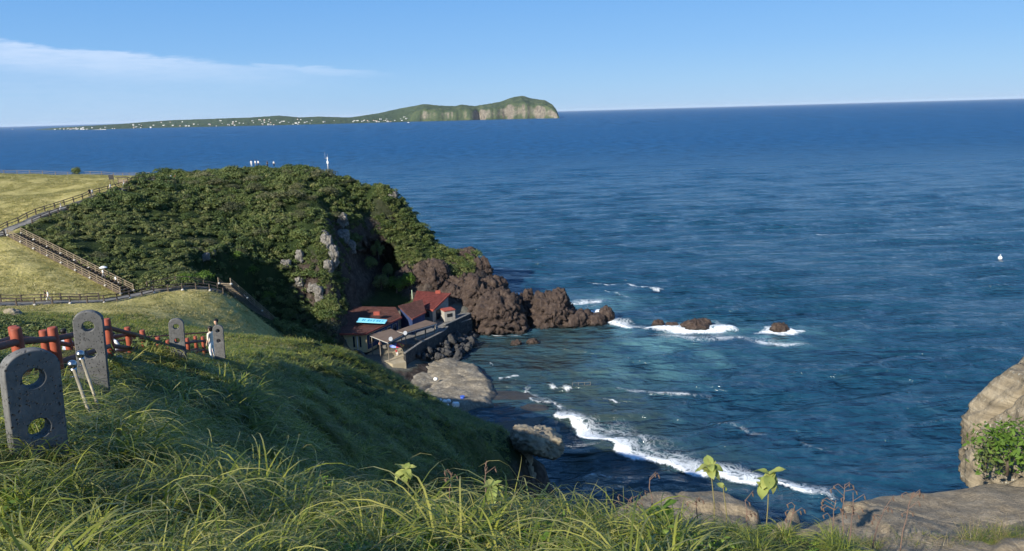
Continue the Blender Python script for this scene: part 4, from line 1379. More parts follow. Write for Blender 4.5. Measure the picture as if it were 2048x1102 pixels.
def stairs(name, label, a, b, n, w, mat, side_unit, lbl_l, lbl_r, unit_r=None):
    a, b = np.asarray(a, float), np.asarray(b, float)
    root = empty(name, a, label, 'stairs')
    t = (b - a); run = np.linalg.norm(t[:2]); ang = math.atan2(t[1], t[0])
    tread = box_mesh('tread', run / n * 0.62, w, 0.16, mat, 0.015)
    zs = []
    for i in range(n + 1):
        f = i / n
        p = a + t * f
        z = p[2] + 0.15
        zs.append((p[0], p[1], z))
        o = bpy.data.objects.new('tread', tread); COL.objects.link(o); o.parent = root
        o.location = Vector((p[0], p[1], z)) - root.location; o.rotation_euler = (0, 0, ang)
    nrm = np.array([-t[1], t[0], 0]) / run
    for s in (1, -1):
        e = nrm * (w / 2 + 0.06) * s
        bar('stringer', root, a + e + np.array([0, 0, 0.1]), b + e + np.array([0, 0, 0.1]), U_D, 0.10, 0.32)
    for s, lb, un in ((1, lbl_l, side_unit), (-1, lbl_r, unit_r or side_unit)):
        e = nrm * (w / 2 + 0.12) * s + np.array([0, 0, 0.2])
        fence('stair_railing', lb, [a + e, b + e], 1.9, 1.05, 0.13, (1.0, 0.62, 0.28), un, 2, snap=False)


g1a, g1b = P(30, 474, 125.5), P(255, 588, 110.5)
g1a[2] += 0.25; g1b[2] += 0.1
stairs('wooden_stairs', 'long wooden stairs running down from the upper path to the lower path', g1a, g1b, 30, 1.9, M_DWOOD, U_L, 'pale railing on the brush side of the long wooden stairs', 'pale railing on the lawn side of the long wooden stairs', U_L)
g2a, g2b = P(450, 573, 119.5), P(592, 693, 138)
g2a[2] += 0.25; g2b[2] += 0.2
stairs('wooden_stairs', 'steep wooden stairs dropping from the lower path towards the houses', g2a, g2b, 46, 2.1, M_LWOOD, U_L, 'pale railing on the cliff side of the steep stairs', 'weathered railing on the lawn side of the steep stairs', U_L)
fence('stair_railing', 'grey railing from the foot of the steep stairs to the brown roofed house', [P(594, 697, 138), P(630, 694, 139), P(676, 692, 140)], 1.6, 1.0, 0.10, (0.92, 0.5), U_L)

# ------------------------------------------------------------------ houses
def m_shingle(name, lo, hi):
    def b(t):
        v = pos(t)
        br = t.n.new('ShaderNodeTexBrick')
        t.put(br.inputs['Vector'], t.vmap(v, (1, 1, 1), (0, 0, 0.2)))
        br.inputs['Scale'].default_value = 2.4
        br.inputs['Color1'].default_value = (*lo, 1); br.inputs['Color2'].default_value = (*hi, 1)
        br.inputs['Mortar'].default_value = (*[c * 0.35 for c in lo], 1)
        br.inputs['Mortar Size'].default_value = 0.03
        n = t.noise(v, 1.2, 5, 0.6)
        c = t.mix(t.ss(n, 0.35, 0.75, 0.0, 0.35), br.outputs[0], (*[c * 1.8 + 0.02 for c in hi], 1))
        return principled(t, c, 0.85, bump(t, br.outputs[1], 0.7, -0.04), 0.2)
    return material(name, b)


M_BROOF = m_shingle('brown_shingle', (0.075, 0.030, 0.024), (0.115, 0.048, 0.036))
M_RROOF = m_shingle('red_shingle', (0.125, 0.028, 0.024), (0.17, 0.042, 0.033))
M_RTRIM = simple_mat('red_trim', (0.24, 0.055, 0.04), (0.32, 0.08, 0.055), 3, 0.6, 0.1, 0.01)
M_YWALL = simple_mat('cream_wall', (0.52, 0.38, 0.19), (0.62, 0.47, 0.26), 1.5, 0.85, 0.2, 0.01)
M_WWALL = simple_mat('stone_wall', (0.26, 0.245, 0.215), (0.37, 0.35, 0.31), 2.5, 0.85, 0.4, 0.03)
M_BWALL = simple_mat('blue_wall', (0.02, 0.035, 0.09), (0.03, 0.05, 0.13), 2, 0.7, 0.1, 0.01)
M_GLASS = simple_mat('dark_window', (0.012, 0.014, 0.018), (0.02, 0.025, 0.03), 2, 0.12, 0, 0, 0.5)
M_CANO = simple_mat('brown_canopy', (0.115, 0.082, 0.062), (0.15, 0.11, 0.085), 0.8, 0.75, 0.1, 0.01)
M_STEEL = simple_mat('grey_steel', (0.30, 0.30, 0.30), (0.42, 0.42, 0.41), 4, 0.5, 0.1, 0.005)
M_BSIGN = simple_mat('pale_blue_paint', (0.16, 0.50, 0.66), (0.24, 0.60, 0.74), 1.2, 0.6, 0, 0)
M_TEAL = simple_mat('teal_lettering', (0.03, 0.26, 0.40), (0.05, 0.32, 0.46), 2, 0.6, 0, 0)
M_FLOOR = simple_mat('sunny_paving', (0.26, 0.22, 0.15), (0.36, 0.31, 0.215), 0.8, 0.9, 0.3, 0.02, local=False)


def prism(name, top, thick, mat, parent=None, down=None):
    """Slab: polygon of world points, extruded down by thick or to level `down`."""
    top = [np.asarray(p, float) for p in top]
    o0 = np.array(parent.location) if parent is not None else np.zeros(3)
    n = len(top)
    bot = [np.array([p[0], p[1], down if down is not None else p[2] - thick]) for p in top]
    V = [p - o0 for p in top + bot]
    F = [tuple(range(n)), tuple(range(2 * n - 1, n - 1, -1))] + [(i, i + n, (i + 1) % n + n, (i + 1) % n) for i in range(n)]
    me = mesh_np(name, V, F, mat)
    bm = bmesh.new(); bm.from_mesh(me); bmesh.ops.recalc_face_normals(bm, faces=bm.faces[:])
    bmesh.ops.triangulate(bm, faces=[f for f in bm.faces if len(f.verts) > 4]); bm.to_mesh(me); bm.free()
    return link(name, me, parent)


def lerp(a, b, t): return np.asarray(a) * (1 - t) + np.asarray(b) * t


def wall_quad(parent, name, a, b, z0, z1, out, mat, th=0.12):
    """Thin upright panel on a wall from a to b, pushed `out` metres along its right-hand normal."""
    a, b = np.asarray(a, float), np.asarray(b, float)
    t = (b - a)[:2]; t /= np.linalg.norm(t)
    nn = np.array([t[1], -t[0], 0])
    q = [a + nn * out, b + nn * out, b + nn * (out - th), a + nn * (out - th)]
    for p in q: p[2] = z1
    return prism(name, q, z1 - z0, mat, parent)


def window(parent, a, b, z0, z1, out):
    w = wall_quad(parent, 'window', a, b, z0, z1, out, M_GLASS, 0.08)
    a2, b2 = lerp(a, b, -0.06), lerp(a, b, 1.06)
    wall_quad(parent, 'window_frame', a2, b2, z0 - 0.1, z1 + 0.1, out - 0.02, M_WWALL, 0.08).parent = w
    return w


GZ = 4.45
A, B, C_, D_, E_ = P(652, 662, 141.5), P(732, 668, 140.5), P(803, 637, 152.5), P(792, 625.5, 157), P(676, 628, 157)
A[2] = B[2] = 8.1; C_[2] = 7.9; D_[2] = 9.0; E_[2] = 9.6
base = np.array([*(B[:2] * 0.5 + E_[:2] * 0.5), GZ])
hall = empty('seaside_hall', base, 'low hall with brown shingle roof, red eaves and a blue roof sign', 'house')
Rf = [A, B, C_, D_, E_]
roof = prism('roof', Rf, 0.28, M_BROOF, hall)
cen = np.mean(Rf, 0)
Wl = [lerp(p, cen, 0.10) for p in Rf]
wl_ = prism('wall', [np.array([p[0], p[1], p[2] - 0.3]) for p in Wl], 0, M_YWALL, hall, down=GZ - 0.6)
tr = prism('eaves', [A + [0, -0.10, 0.03], B + [0.05, -0.10, 0.03], B + [0.05, -0.005, 0.03], A + [0, -0.005, 0.03]], 0.42, M_RTRIM, hall)
prism('eaves', [B + [0.14, -0.05, 0.04], C_ + [0.14, -0.05, 0.04], C_ + [0.02, 0.02, 0.04], B + [0.02, 0.02, 0.04]], 0.34, M_RTRIM, hall)
# side wall facing the sea is dark blue boards with windows
wall_quad(hall, 'side_wall', lerp(Wl[1], Wl[2], 0.02), lerp(Wl[1], Wl[2], 0.98), GZ, 7.3, 0.08, M_BWALL)
for k in range(5):
    window(hall, lerp(Wl[1], Wl[2], 0.08 + k * 0.18), lerp(Wl[1], Wl[2], 0.20 + k * 0.18), GZ + 1.0, GZ + 2.4, 0.13)
for k in (0.62, 0.80):
    window(hall, lerp(Wl[0], Wl[1], k), lerp(Wl[0], Wl[1], k + 0.05), GZ + 0.5, GZ + 2.7, 0.05)
window(hall, lerp(Wl[0], Wl[1], 0.08), lerp(Wl[0], Wl[1], 0.42), GZ + 1.1, GZ + 2.0, 0.05)


def roof_pt(px, py, lift=0.0):
    """Point of the hall roof plane under a pixel."""
    v = cf + cr * ((px - 1024) / FPX) + cu * ((551 - py) / FPX)
    nn = np.cross(B - A, E_ - A); nn /= np.linalg.norm(nn)
    if nn[2] < 0: nn = -nn
    o = np.array([0, 0, CAMZ])
    return o + v * (((A - o) @ nn) / (v @ nn)) + nn * lift


sg = [roof_pt(a, b, 0.30) for a, b in ((713, 646), (719, 638), (775, 642), (770, 649))]
sign = prism('roof_sign', sg[::-1], 0.12, M_BSIGN, hall)
tl = [roof_pt(a, b, 0.31) for a, b in ((713, 646), (719, 638), (775, 642), (770, 649))]
for k, (u, w, hh) in enumerate(((0.16, 0.05, 0.5), (0.23, 0.04, 0.42), (0.36, 0.05, 0.5), (0.45, 0.05, 0.38), (0.55, 0.045, 0.55), (0.66, 0.06, 0.45), (0.75, 0.05, 0.5), (0.85, 0.06, 0.25))):
    lo0, lo1 = lerp(tl[0], tl[3], u), lerp(tl[0], tl[3], u + w)
    hi0, hi1 = lerp(tl[1], tl[2], u), lerp(tl[1], tl[2], u + w)
    a0 = 0.5 - hh / 2
    prism('lettering', [lerp(lo0, hi0, a0), lerp(lo1, hi1, a0), lerp(lo1, hi1, a0 + hh), lerp(lo0, hi0, a0 + hh)], 0.02, M_TEAL, hall).parent = sign
rv = roof_pt(754, 630.5, 0.0)
tr.parent = roof
v1 = link('roof_vent', box_mesh('roof_vent', 1.3, 0.8, 0.75, M_RTRIM, 0.03), hall, rv - base + np.array([0, 0, 0.05])); v1.parent = roof
# wing with its own gable
A2, B2, C2, D2 = P(797, 627, 157), P(824, 644, 151), P(852, 631, 156.5), P(846, 624, 162)
A2[2] = 9.3; B2[2] = 7.9; C2[2] = 7.9; D2[2] = 9.3
wing = empty('hall_wing', [*(B2[:2] * 0.5 + D2[:2] * 0.5), GZ], 'brown roofed wing joining the hall towards the red roofed house', 'house')
prism('roof', [A2, B2, C2, D2], 0.26, M_BROOF, wing)
cw2 = np.mean([A2, B2, C2, D2], 0)
prism('wall', [np.array([p[0], p[1], p[2] - 0.28]) for p in [lerp(q, cw2, 0.12) for q in (A2, B2, C2, D2)]], 0, M_BWALL, wing, down=GZ - 0.4)
prism('eaves', [B2 + [0.12, -0.06, 0.02], C2 + [0.12, -0.06, 0.02], C2 + [0, 0, 0.02], B2 + [0, 0, 0.02]], 0.32, M_RTRIM, wing)
# red roofed house
a, b, c, d = P(823, 617, 163), P(866, 625.5, 159.5), P(901, 602, 168), P(834, 594, 171.5)
a[2] = b[2] = 7.5; c[2] = d[2] = 9.1
red = empty('red_roofed_house', [*(a[:2] * 0.5 + c[:2] * 0.5), GZ], 'small house with bright red shingle roof below the lava crags', 'house')
prism('roof', [a, b, c, d], 0.3, M_RROOF, red)
prism('eaves', [a + [0, -0.12, 0.03], b + [0.05, -0.12, 0.03], b + [0.05, -0.01, 0.03], a + [0, -0.01, 0.03]], 0.45, M_RTRIM, red)
prism('eaves', [b + [0.16, -0.05, 0.04], c + [0.16, -0.05, 0.04], c + [0.03, 0, 0.04], b + [0.03, 0, 0.04]], 0.4, M_RTRIM, red)
cr2 = np.mean([a, b, c, d], 0)
prism('wall', [np.array([p[0], p[1], p[2] - 0.32]) for p in [lerp(q, cr2, 0.10) for q in (a, b, c, d)]], 0, M_WWALL, red, down=GZ - 0.5)
wb = [lerp(q, cr2, 0.10) for q in (a, b, c, d)]
window(red, lerp(wb[0], wb[1], 0.55), lerp(wb[0], wb[1], 0.85), GZ + 1.0, GZ + 2.2, 0.05)
wall_quad(red, 'door', lerp(wb[1], wb[2], 0.2), lerp(wb[1], wb[2], 0.45), GZ, GZ + 2.2, 0.05, M_GLASS, 0.1)
rvp = lerp(c, d, 0.35); link('roof_vent', box_mesh('roof_vent', 1.2, 0.7, 0.7, M_RTRIM, 0.03), red, rvp - np.array(red.location) + np.array([0, -0.5, -0.15]))
an = empty('stone_annex', PZ(896, 640, GZ), 'small pale stone annex with red coping right of the red roof', 'building')
link('wall', box_mesh('annex_wall', 2.6, 2.4, 2.4, M_WWALL, 0.02), an, (0, 0, 0)).rotation_euler = (0, 0, 0.5)
link('coping', box_mesh('annex_coping', 2.8, 2.6, 0.22, M_RTRIM, 0.02), an, (0, 0, 2.4)).rotation_euler = (0, 0, 0.5)
wd = link('window', box_mesh('annex_window', 1.3, 0.06, 0.8, M_GLASS), an, (0.55, -1.08, 1.0)); wd.rotation_euler = (0, 0, 0.5)

# canopies on posts
def canopy(label, px4, z, posts, floor_z, th=0.16):
    top = [PZ(x_, y_, z) for x_, y_ in px4]
    root = empty('canopy', [*np.mean(top, 0)[:2], floor_z], label, 'canopy')
    prism('roof', top, th, M_CANO, root)
    n = len(top)
    cen = np.mean(top, 0)
    for i in range(n):
        p0, p1 = lerp(top[i], cen, 0.01), lerp(top[(i + 1) % n], cen, 0.01)
        bar('gutter', root, p0 - np.array([0, 0, 0.2]), p1 - np.array([0, 0, 0.2]), U_ST, 0.10, 0.14)
    for u, v in posts:
        q = lerp(lerp(top[0], top[1], u), lerp(top[3], top[2], u), v)
        bar('post', root, np.array([q[0], q[1], floor_z - 0.6]), np.array([q[0], q[1], z - th]), U_PO, 0.16)
    return root


U_ST = box_mesh('steel_bar', 1, 1, 1, M_STEEL)
U_PO = box_mesh('post_bar', 1, 1, 1, simple_mat('post_paint', (0.12, 0.10, 0.08), (0.2, 0.17, 0.13), 3, 0.7, 0.1, 0.01))
canopy('square brown canopy on posts over the sunny terrace', ((738, 669.5), (782, 657.5), (806, 669), (776, 684.5)), 7.6, ((0.06, 0.06), (0.06, 0.94), (0.94, 0.94), (0.94, 0.06), (0.06, 0.5)), 3.6)
canopy('long narrow brown canopy over the shaded walkway', ((793, 661), (851, 640), (874, 646), (809, 665.5)), 7.3, ((0.05, 0.9), (0.35, 0.9), (0.65, 0.9), (0.95, 0.9), (0.95, 0.1)), 4.3)
# terrace and seawall
terr = [PZ(x_, y_, 3.55) for x_, y_ in ((735, 708), (770, 690), (815, 690), (845, 690), (806, 716), (812, 724), (785, 728), (752, 716))]
prism('terrace', terr, 2.5, M_FLOOR)['kind'] = 'structure'
pave = [PZ(x_, y_, GZ - 0.1) for x_, y_ in ((672, 686), (735, 690), (775, 690), (842, 688), (870, 674), (893, 655), (912, 641), (942, 627), (925, 618), (850, 635), (700, 655))]
prism('house_yard', pave, 1.4, M_CONCD)['kind'] = 'structure'


def wall_run(name, label, pts, h, th, mat, cap):
    ps = along(pts, 1.5)
    L, Rr = offset_line(ps, th / 2), offset_line(ps, -th / 2)
    o0 = ps[0]
    V, F = [], []
    for i, (p, q) in enumerate(zip(L, Rr)):
        V += [p - o0, q - o0, p - o0 - [0, 0, h], q - o0 - [0, 0, h]]
    for i in range(len(ps) - 1):
        k = 4 * i
        F += [(k, k + 4, k + 5, k + 1), (k + 2, k + 6, k + 4, k), (k + 1, k + 5, k + 7, k + 3)]
    F += [(0, 1, 3, 2), (len(V) - 4, len(V) - 2, len(V) - 1, len(V) - 3)]
    root = empty(name, o0, label, 'wall')
    link('wall_body', mesh_np(name, V, F, mat), root)
    for p, q in zip(ps[:-1], ps[1:]):
        bar('coping_stone', root, p + [0, 0, 0.05], lerp(p, q, 0.985) + [0, 0, 0.05], cap, th * 1.15, 0.14)
    return root


U_CAP = box_mesh('coping_stone', 1, 1, 1, M_CONCD)
wall_run('seawall', 'curved dark stone seawall above the black boulders', [PZ(x_, y_, 5.0) for x_, y_ in ((809, 707), (841, 685), (868, 672), (887, 662), (895, 653))], 3.4, 0.45, M_BASALT, U_CAP)
wall_run('seawall', 'straight stone parapet climbing towards the lava rock', [PZ(x_, y_, 5.2) for x_, y_ in ((889, 650), (912, 640), (940, 627))], 2.4, 0.5, M_BASALT, U_CAP)
wall_run('seawall', 'lower stone parapet beside the ridge path', [PZ(x_, y_, 4.2) for x_, y_ in ((900, 653), (920, 645), (942, 638))], 2.6, 0.35, M_BASALT, U_CAP)
wall_run('bench_wall', 'low curved pale wall beneath the long canopy', [PZ(x_, y_, 5.1) for x_, y_ in ((828, 675), (850, 669), (870, 662), (876, 656), (870, 652))], 0.9, 0.35, M_WWALL, U_CAP)
# stairs down to the terrace
sroot = empty('stone_steps', PZ(722, 708, 4.2), 'dark stone steps leading down beside the grass to the shore', 'stairs')
stp = box_mesh('step', 2.4, 0.42, 0.22, M_CONCD, 0.01)
s0, s1 = PZ(716, 702, 4.3), PZ(738, 728, 1.7)
for k in range(13):
    o = link('step', stp, sroot, lerp(s0, s1, k / 12) - np.array(sroot.location)); o.rotation_euler = (0, 0, -0.75)
# white boat-shaped bar front and terrace things
boat = empty('upturned_boat', PZ(705, 690, GZ), 'white and pale blue boat hull propped outside the hall', 'boat', rz=-0.15)


def hull_mesh(name, L, w, h, m1, m2):
    V, F, n, k = [], [], 15, 9
    for i in range(n):
        u = i / (n - 1); x = (u - 0.5) * L; s = math.sin(math.pi * min(max(u * 0.94 + 0.03, 0), 1)) ** 0.6
        for j in range(k):
            a = math.pi * j / (k - 1)
            V.append((x, -math.cos(a) * w / 2 * s, h * (1 - math.sin(a) ** 0.7 * s) + 0.25 * (2 * u - 1) ** 2 * h))
    for i in range(n - 1):
        for j in range(k - 1):
            F.append((i * k + j, (i + 1) * k + j, (i + 1) * k + j + 1, i * k + j + 1))
    me = mesh_np(name, V, F, m1); me.materials.append(m2)
    for p in me.polygons:
        p.use_smooth = True
        if p.center.z < h * 0.45: p.material_index = 1
    return me


link('hull', hull_mesh('hull', 5.2, 1.6, 1.1, M_WHITEP, M_BSIGN), boat, (0, 0, 0.05))
link('gunwale', box_mesh('gunwale', 4.6, 0.08, 0.1, M_WHITEP), boat, (0, -0.72, 1.12))
# pole lamp left of the steps, mast beside the red roof
pl = empty('white_pole', PZ(716, 700, GZ), 'slim white pole at the corner of the hall', 'pole')
link('shaft', tube_mesh('white_shaft', 0.08, 0.07, 3.2, M_WHITEP, 10), pl); link('base', tube_mesh('white_base', 0.16, 0.14, 0.15, M_CONC, 10), pl)
pl = empty('white_pole', PZ(826, 622, GZ), 'slim pale green pole left of the red roof', 'pole')
M_PGREEN = simple_mat('pale_green_paint', (0.40, 0.52, 0.36), (0.5, 0.6, 0.42), 3, 0.6, 0, 0)
link('shaft', tube_mesh('green_shaft', 0.09, 0.07, 5.0, M_PGREEN, 10), pl); link('cap', tube_mesh('green_cap', 0.11, 0.11, 0.12, M_PGREEN, 10), pl, (0, 0, 5.0))
# loudspeakers on the canopy corners
for (x_, y_, lb) in ((779, 681, 'white horn loudspeaker on the near corner of the square canopy'), (808, 669, 'white horn loudspeaker on the right corner of the square canopy')):
    s_ = empty('loudspeaker', PZ(x_, y_, 7.62), lb, 'loudspeaker')
    h1 = link('horn', tube_mesh('horn', 0.12, 0.42, 0.6, M_WHITEP, 14), s_, (0, 0, 0.3)); h1.rotation_euler = (R(75), 0, 0.6)
    link('bracket', box_mesh('bracket', 0.1, 0.1, 0.4, M_WHITEP), s_)
# rainbow parasol
par = empty('parasol', PZ(795, 707, 3.55), 'rainbow striped beach parasol on the terrace', 'parasol')
link('pole', tube_mesh('parasol_pole', 0.03, 0.03, 2.1, M_WHITEP, 8), par)
link('foot', tube_mesh('parasol_foot', 0.28, 0.22, 0.12, M_CONC, 14), par)
RAIN = [(0.55, 0.03, 0.05), (0.10, 0.32, 0.08), (0.16, 0.42, 0.10), (0.62, 0.45, 0.05), (0.10, 0.16, 0.50), (0.20, 0.28, 0.60), (0.50, 0.04, 0.08), (0.60, 0.25, 0.05)]
for k in range(8):
    V = [(0, 0, 2.25)]; F = []
    for i in range(5):
        for j in range(4):
            rr = (i + 1) / 5 * 1.5; aa = (k + j / 3) * math.pi / 4
            V.append((rr * math.cos(aa), rr * math.sin(aa), 2.25 - 0.16 * rr - 0.16 * rr * rr + 0.03 * (j % 3 == 0) * rr))
    for j in range(3): F.append((0, 1 + j, 2 + j))
    for i in range(4):
        for j in range(3): F.append((1 + i * 4 + j, 5 + i * 4 + j, 6 + i * 4 + j, 2 + i * 4 + j))
    c3 = RAIN[k]
    link('canopy_panel', mesh_np('canopy_panel', V, F, simple_mat('parasol_cloth_%d' % k, c3, tuple(min(1, v * 1.15) for v in c3), 2, 0.8, 0, 0), True), par)
# floats, tub, crate on the shore
M_FOAM = simple_mat('white_float', (0.72, 0.72, 0.70), (0.85, 0.85, 0.83), 3, 0.8, 0.2, 0.02)
for k, (x_, y_, s_, lb) in enumerate(((880, 800, 0.32, 'round white float leftmost of the row at the grass edge'), (889, 803, 0.40, 'white float second in the row at the grass edge'), (897, 802, 0.42, 'white float third in the row, beside the rock'), (895, 810, 0.28, 'smallest white float below the row'), (871, 758, 0.38, 'single white float lying on the tide rock'))):
    q = PZ(x_, y_, 1.9 if k < 4 else 1.6)
    link('float', rock_mesh('float', s_, s_ * 0.85, s_ * 0.8, 500 + k, 3, M_FOAM, 0.05, 1, 0.1), None, (q[0], q[1], q[2]), lb, 'float', 'white floats on the shore')
q = PZ(911, 813, 1.7)
o = link('foam_block', box_mesh('foam_block', 1.15, 0.8, 0.75, M_FOAM, 0.12), None, q, 'large white foam block beside the wet shelf', 'foam block'); o.rotation_euler = (0.1, 0.15, 0.3)
q = PZ(925, 798, 1.3)
tub = empty('blue_tub', q, 'small blue plastic tub among the tide rocks', 'tub')
M_BLUE = simple_mat('blue_plastic', (0.03, 0.08, 0.40), (0.05, 0.12, 0.5), 3, 0.4, 0, 0)
link('bucket', tube_mesh('bucket', 0.3, 0.38, 0.5, M_BLUE, 16), tub); link('rim', tube_mesh('rim', 0.41, 0.41, 0.06, M_BLUE, 16), tub, (0, 0, 0.48))
# half-sunk metal frame
fr = empty('metal_frame', PZ(1162, 775, 0), 'rusty metal railing frame standing in the shallow water', 'railing')
f0, f1 = PZ(1145, 773, 0.1), PZ(1181, 771, 0.1)
for k in range(4): bar('upright', fr, lerp(f0, f1, k / 3) - [0, 0, 0.6], lerp(f0, f1, k / 3) + [0, 0, 0.75], U_PO, 0.06)
for zz in (0.12, 0.68): bar('rail', fr, f0 + [0, 0, zz], f1 + [0, 0, zz], U_PO, 0.05)

# ------------------------------------------------------------------ stone posts with holes along the trail
def m_stone(t):
    p = objco(t)
    n = t.noise(p, 9, 6, 0.65)
    v = t.n.new('ShaderNodeTexVoronoi'); t.put(v.inputs['Vector'], p); v.inputs['Scale'].default_value = 33
    sel = t.noise(p, 30, 2, 0.5)
    pit = t.m('MULTIPLY', t.ss(v.outputs[0], 0.36, 0.18), t.ss(sel, 0.46, 0.55))
    c = t.ramp(n, [(0.3, (0.09, 0.089, 0.086)), (0.7, (0.16, 0.158, 0.152))])
    c = t.mix(t.m('MULTIPLY', pit, 0.85), c, (0.03, 0.029, 0.028, 1))
    h = t.m('SUBTRACT', t.m('MULTIPLY', n, 0.35), pit)
    return principled(t, c, 0.85, bump(t, h, 0.8, 0.012), 0.25)


M_STONE = material('pitted_basalt', m_stone)


def stone_post_mesh(w=0.38, h=1.35, th=0.13, holes=((0.22, 0.075), (0.62, 0.075))):
    cu_ = bpy.data.curves.new('stone_post', 'CURVE')
    cu_.dimensions = '2D'; cu_.fill_mode = 'BOTH'; cu_.extrude = th / 2 - 0.012; cu_.bevel_depth = 0.012; cu_.bevel_resolution = 2; cu_.offset = -0.012

    def spl(pts):
        s = cu_.splines.new('POLY'); s.points.add(len(pts) - 1)
        for q, (x_, y_) in zip(s.points, pts): q.co = (x_, y_, 0, 1)
        s.use_cyclic_u = True
    r = w / 2
    pts = [(-r, 0), (r, 0)] + [(r * math.cos(a), h - r * 0.8 + 0.8 * r * math.sin(a)) for a in np.linspace(0, math.pi, 26)]
    spl(pts)
    for dz, rr in holes:
        spl([(rr * math.cos(a), h - dz + rr * math.sin(a)) for a in np.linspace(2 * math.pi, 0, 28, endpoint=False)])
    o = bpy.data.objects.new('tmp_curve', cu_); COL.objects.link(o)
    dg = bpy.context.evaluated_depsgraph_get(); dg.update()
    me = bpy.data.meshes.new_from_object(o.evaluated_get(dg))
    bpy.data.objects.remove(o, do_unlink=True)
    me.name = 'stone_post'
    bm = bmesh.new(); bm.from_mesh(me)
    bmesh.ops.rotate(bm, verts=bm.verts, cent=(0, 0, 0), matrix=Matrix.Rotation(R(90), 3, 'X'))
    bmesh.ops.remove_doubles(bm, verts=bm.verts, dist=0.0005)
    bm.to_mesh(me); bm.free()
    me.materials.clear(); me.materials.append(M_STONE)
    return me


sp_me = stone_post_mesh()
for (px, py, d, nx, ny, lean, lb) in ((35, 702, 5.35, 0.76, -0.65, 0.05, 'nearest grey pitted stone post with two round holes, half in shade'),
                                      (164, 622, 10.2, 0.36, -0.93, 0.05, 'second stone post with two holes beside the steel ball poles'),
                                      (347, 637, 19.4, 0.30, -0.95, 0.04, 'third stone post with two holes behind the grassy crest'),
                                      (433, 650, 27.4, 0.20, -0.98, 0.03, 'farthest and smallest stone post, in front of the woman')):
    q = P(px, py, d)
    o = link('stone_post', sp_me, None, (q[0], q[1], q[2] - 1.35), lb, 'post', 'stone posts along the trail')
    o.rotation_euler = (0, lean, math.atan2(ny, nx) + math.pi / 2)

# ------------------------------------------------------------------ red railings of the stepped trail
def m_red(t):
    p = objco(t)
    n = t.noise(p, 5, 6, 0.65)
    c = t.ramp(n, [(0.25, (0.16, 0.040, 0.024)), (0.55, (0.30, 0.070, 0.036)), (0.8, (0.36, 0.10, 0.055))])
    return principled(t, c, 0.6, bump(t, n, 0.3, 0.01), 0.3)


M_RED = material('red_paint', m_red)
M_REDD = material('weathered_red_paint', lambda t: principled(t, t.ramp(t.noise(objco(t), 4, 5, 0.65), [(0.3, (0.10, 0.045, 0.035)), (0.7, (0.19, 0.085, 0.06))]), 0.7, None, 0.25))
RP = tube_mesh('railing_post', 0.085, 0.082, 1.0, M_RED, 18, 0.03)
RRL = tube_mesh('railing_rail', 0.055, 0.055, 1.0, M_REDD, 14)
RRS = tube_mesh('railing_rail_red', 0.05, 0.05, 1.0, M_RED, 14)


def railing(label, tops, rails=(0.22, 0.66), h=1.2, rail=RRL, th=1.0):
    tops = [np.asarray(p, float) for p in tops]
    root = empty('red_railing', tops[0] - [0, 0, h], label, 'railing', 'red railings of the trail')
    for p in tops: bar('post', root, p - [0, 0, h], p, RP, th)
    for i, (p, q) in enumerate(zip(tops[:-1], tops[1:])):
        for r in rails: bar('rail', root, p - [0, 0, r], q - [0, 0, r], rail, th)
    return root


near_tops = [P(a, b, d) for a, b, d in ((-130, 690, 8.6), (30, 655, 10.6), (104, 654, 12.6), (213, 637, 16.6), (284, 660, 22.8), (335, 680, 28.5), (374, 676, 31), (405, 673, 34), (424, 682, 37))]
railing('red railing with thick posts nearest the grass, right side of the trail', near_tops)
far_tops = [P(a, b, d) for a, b, d in ((-90, 680, 10.4), (26, 652, 12.6), (86, 660, 14.4), (135, 672, 17.0), (254, 654, 20.6), (315, 674, 26.5), (345, 684, 31), (390, 672, 35.5))]
railing('red railing on the far left side of the trail', far_tops)
low_tops = [P(a, b, d) for a, b, d in ((-80, 684, 26), (10, 688, 28), (45, 690, 29.5), (150, 686, 31), (230, 680, 33), (292, 672, 37), (350, 668, 40), (418, 663, 44))]
railing('thin orange red railing on the lower turn of the trail', low_tops, (0.05, 0.5), 1.1, RRS, 0.8)
# trail surface: stone steps between the railings
M_STEP = m_rock('step_stone', (0.12, 0.11, 0.10), (0.22, 0.205, 0.185), (0.34, 0.32, 0.29), 2.0, bdist=0.03)
trail = empty('trail_steps', TRAIL[1], 'grey stone steps of the trail between the red railings', 'stairs')
stm = box_mesh('step', 2.0, 0.62, 0.3, M_STEP, 0.02, False)
tp = along(TRAIL, 0.62)
for i, p in enumerate(tp):
    q = tp[min(i + 1, len(tp) - 1)]; o_ = tp[max(i - 1, 0)]
    o = link('step', stm, trail, np.array([p[0], p[1], ground(p[0], p[1]) - 0.4]) - np.array(trail.location))
    o.rotation_euler = (0, 0, math.atan2(q[1] - o_[1], q[0] - o_[0]) - math.pi / 2)

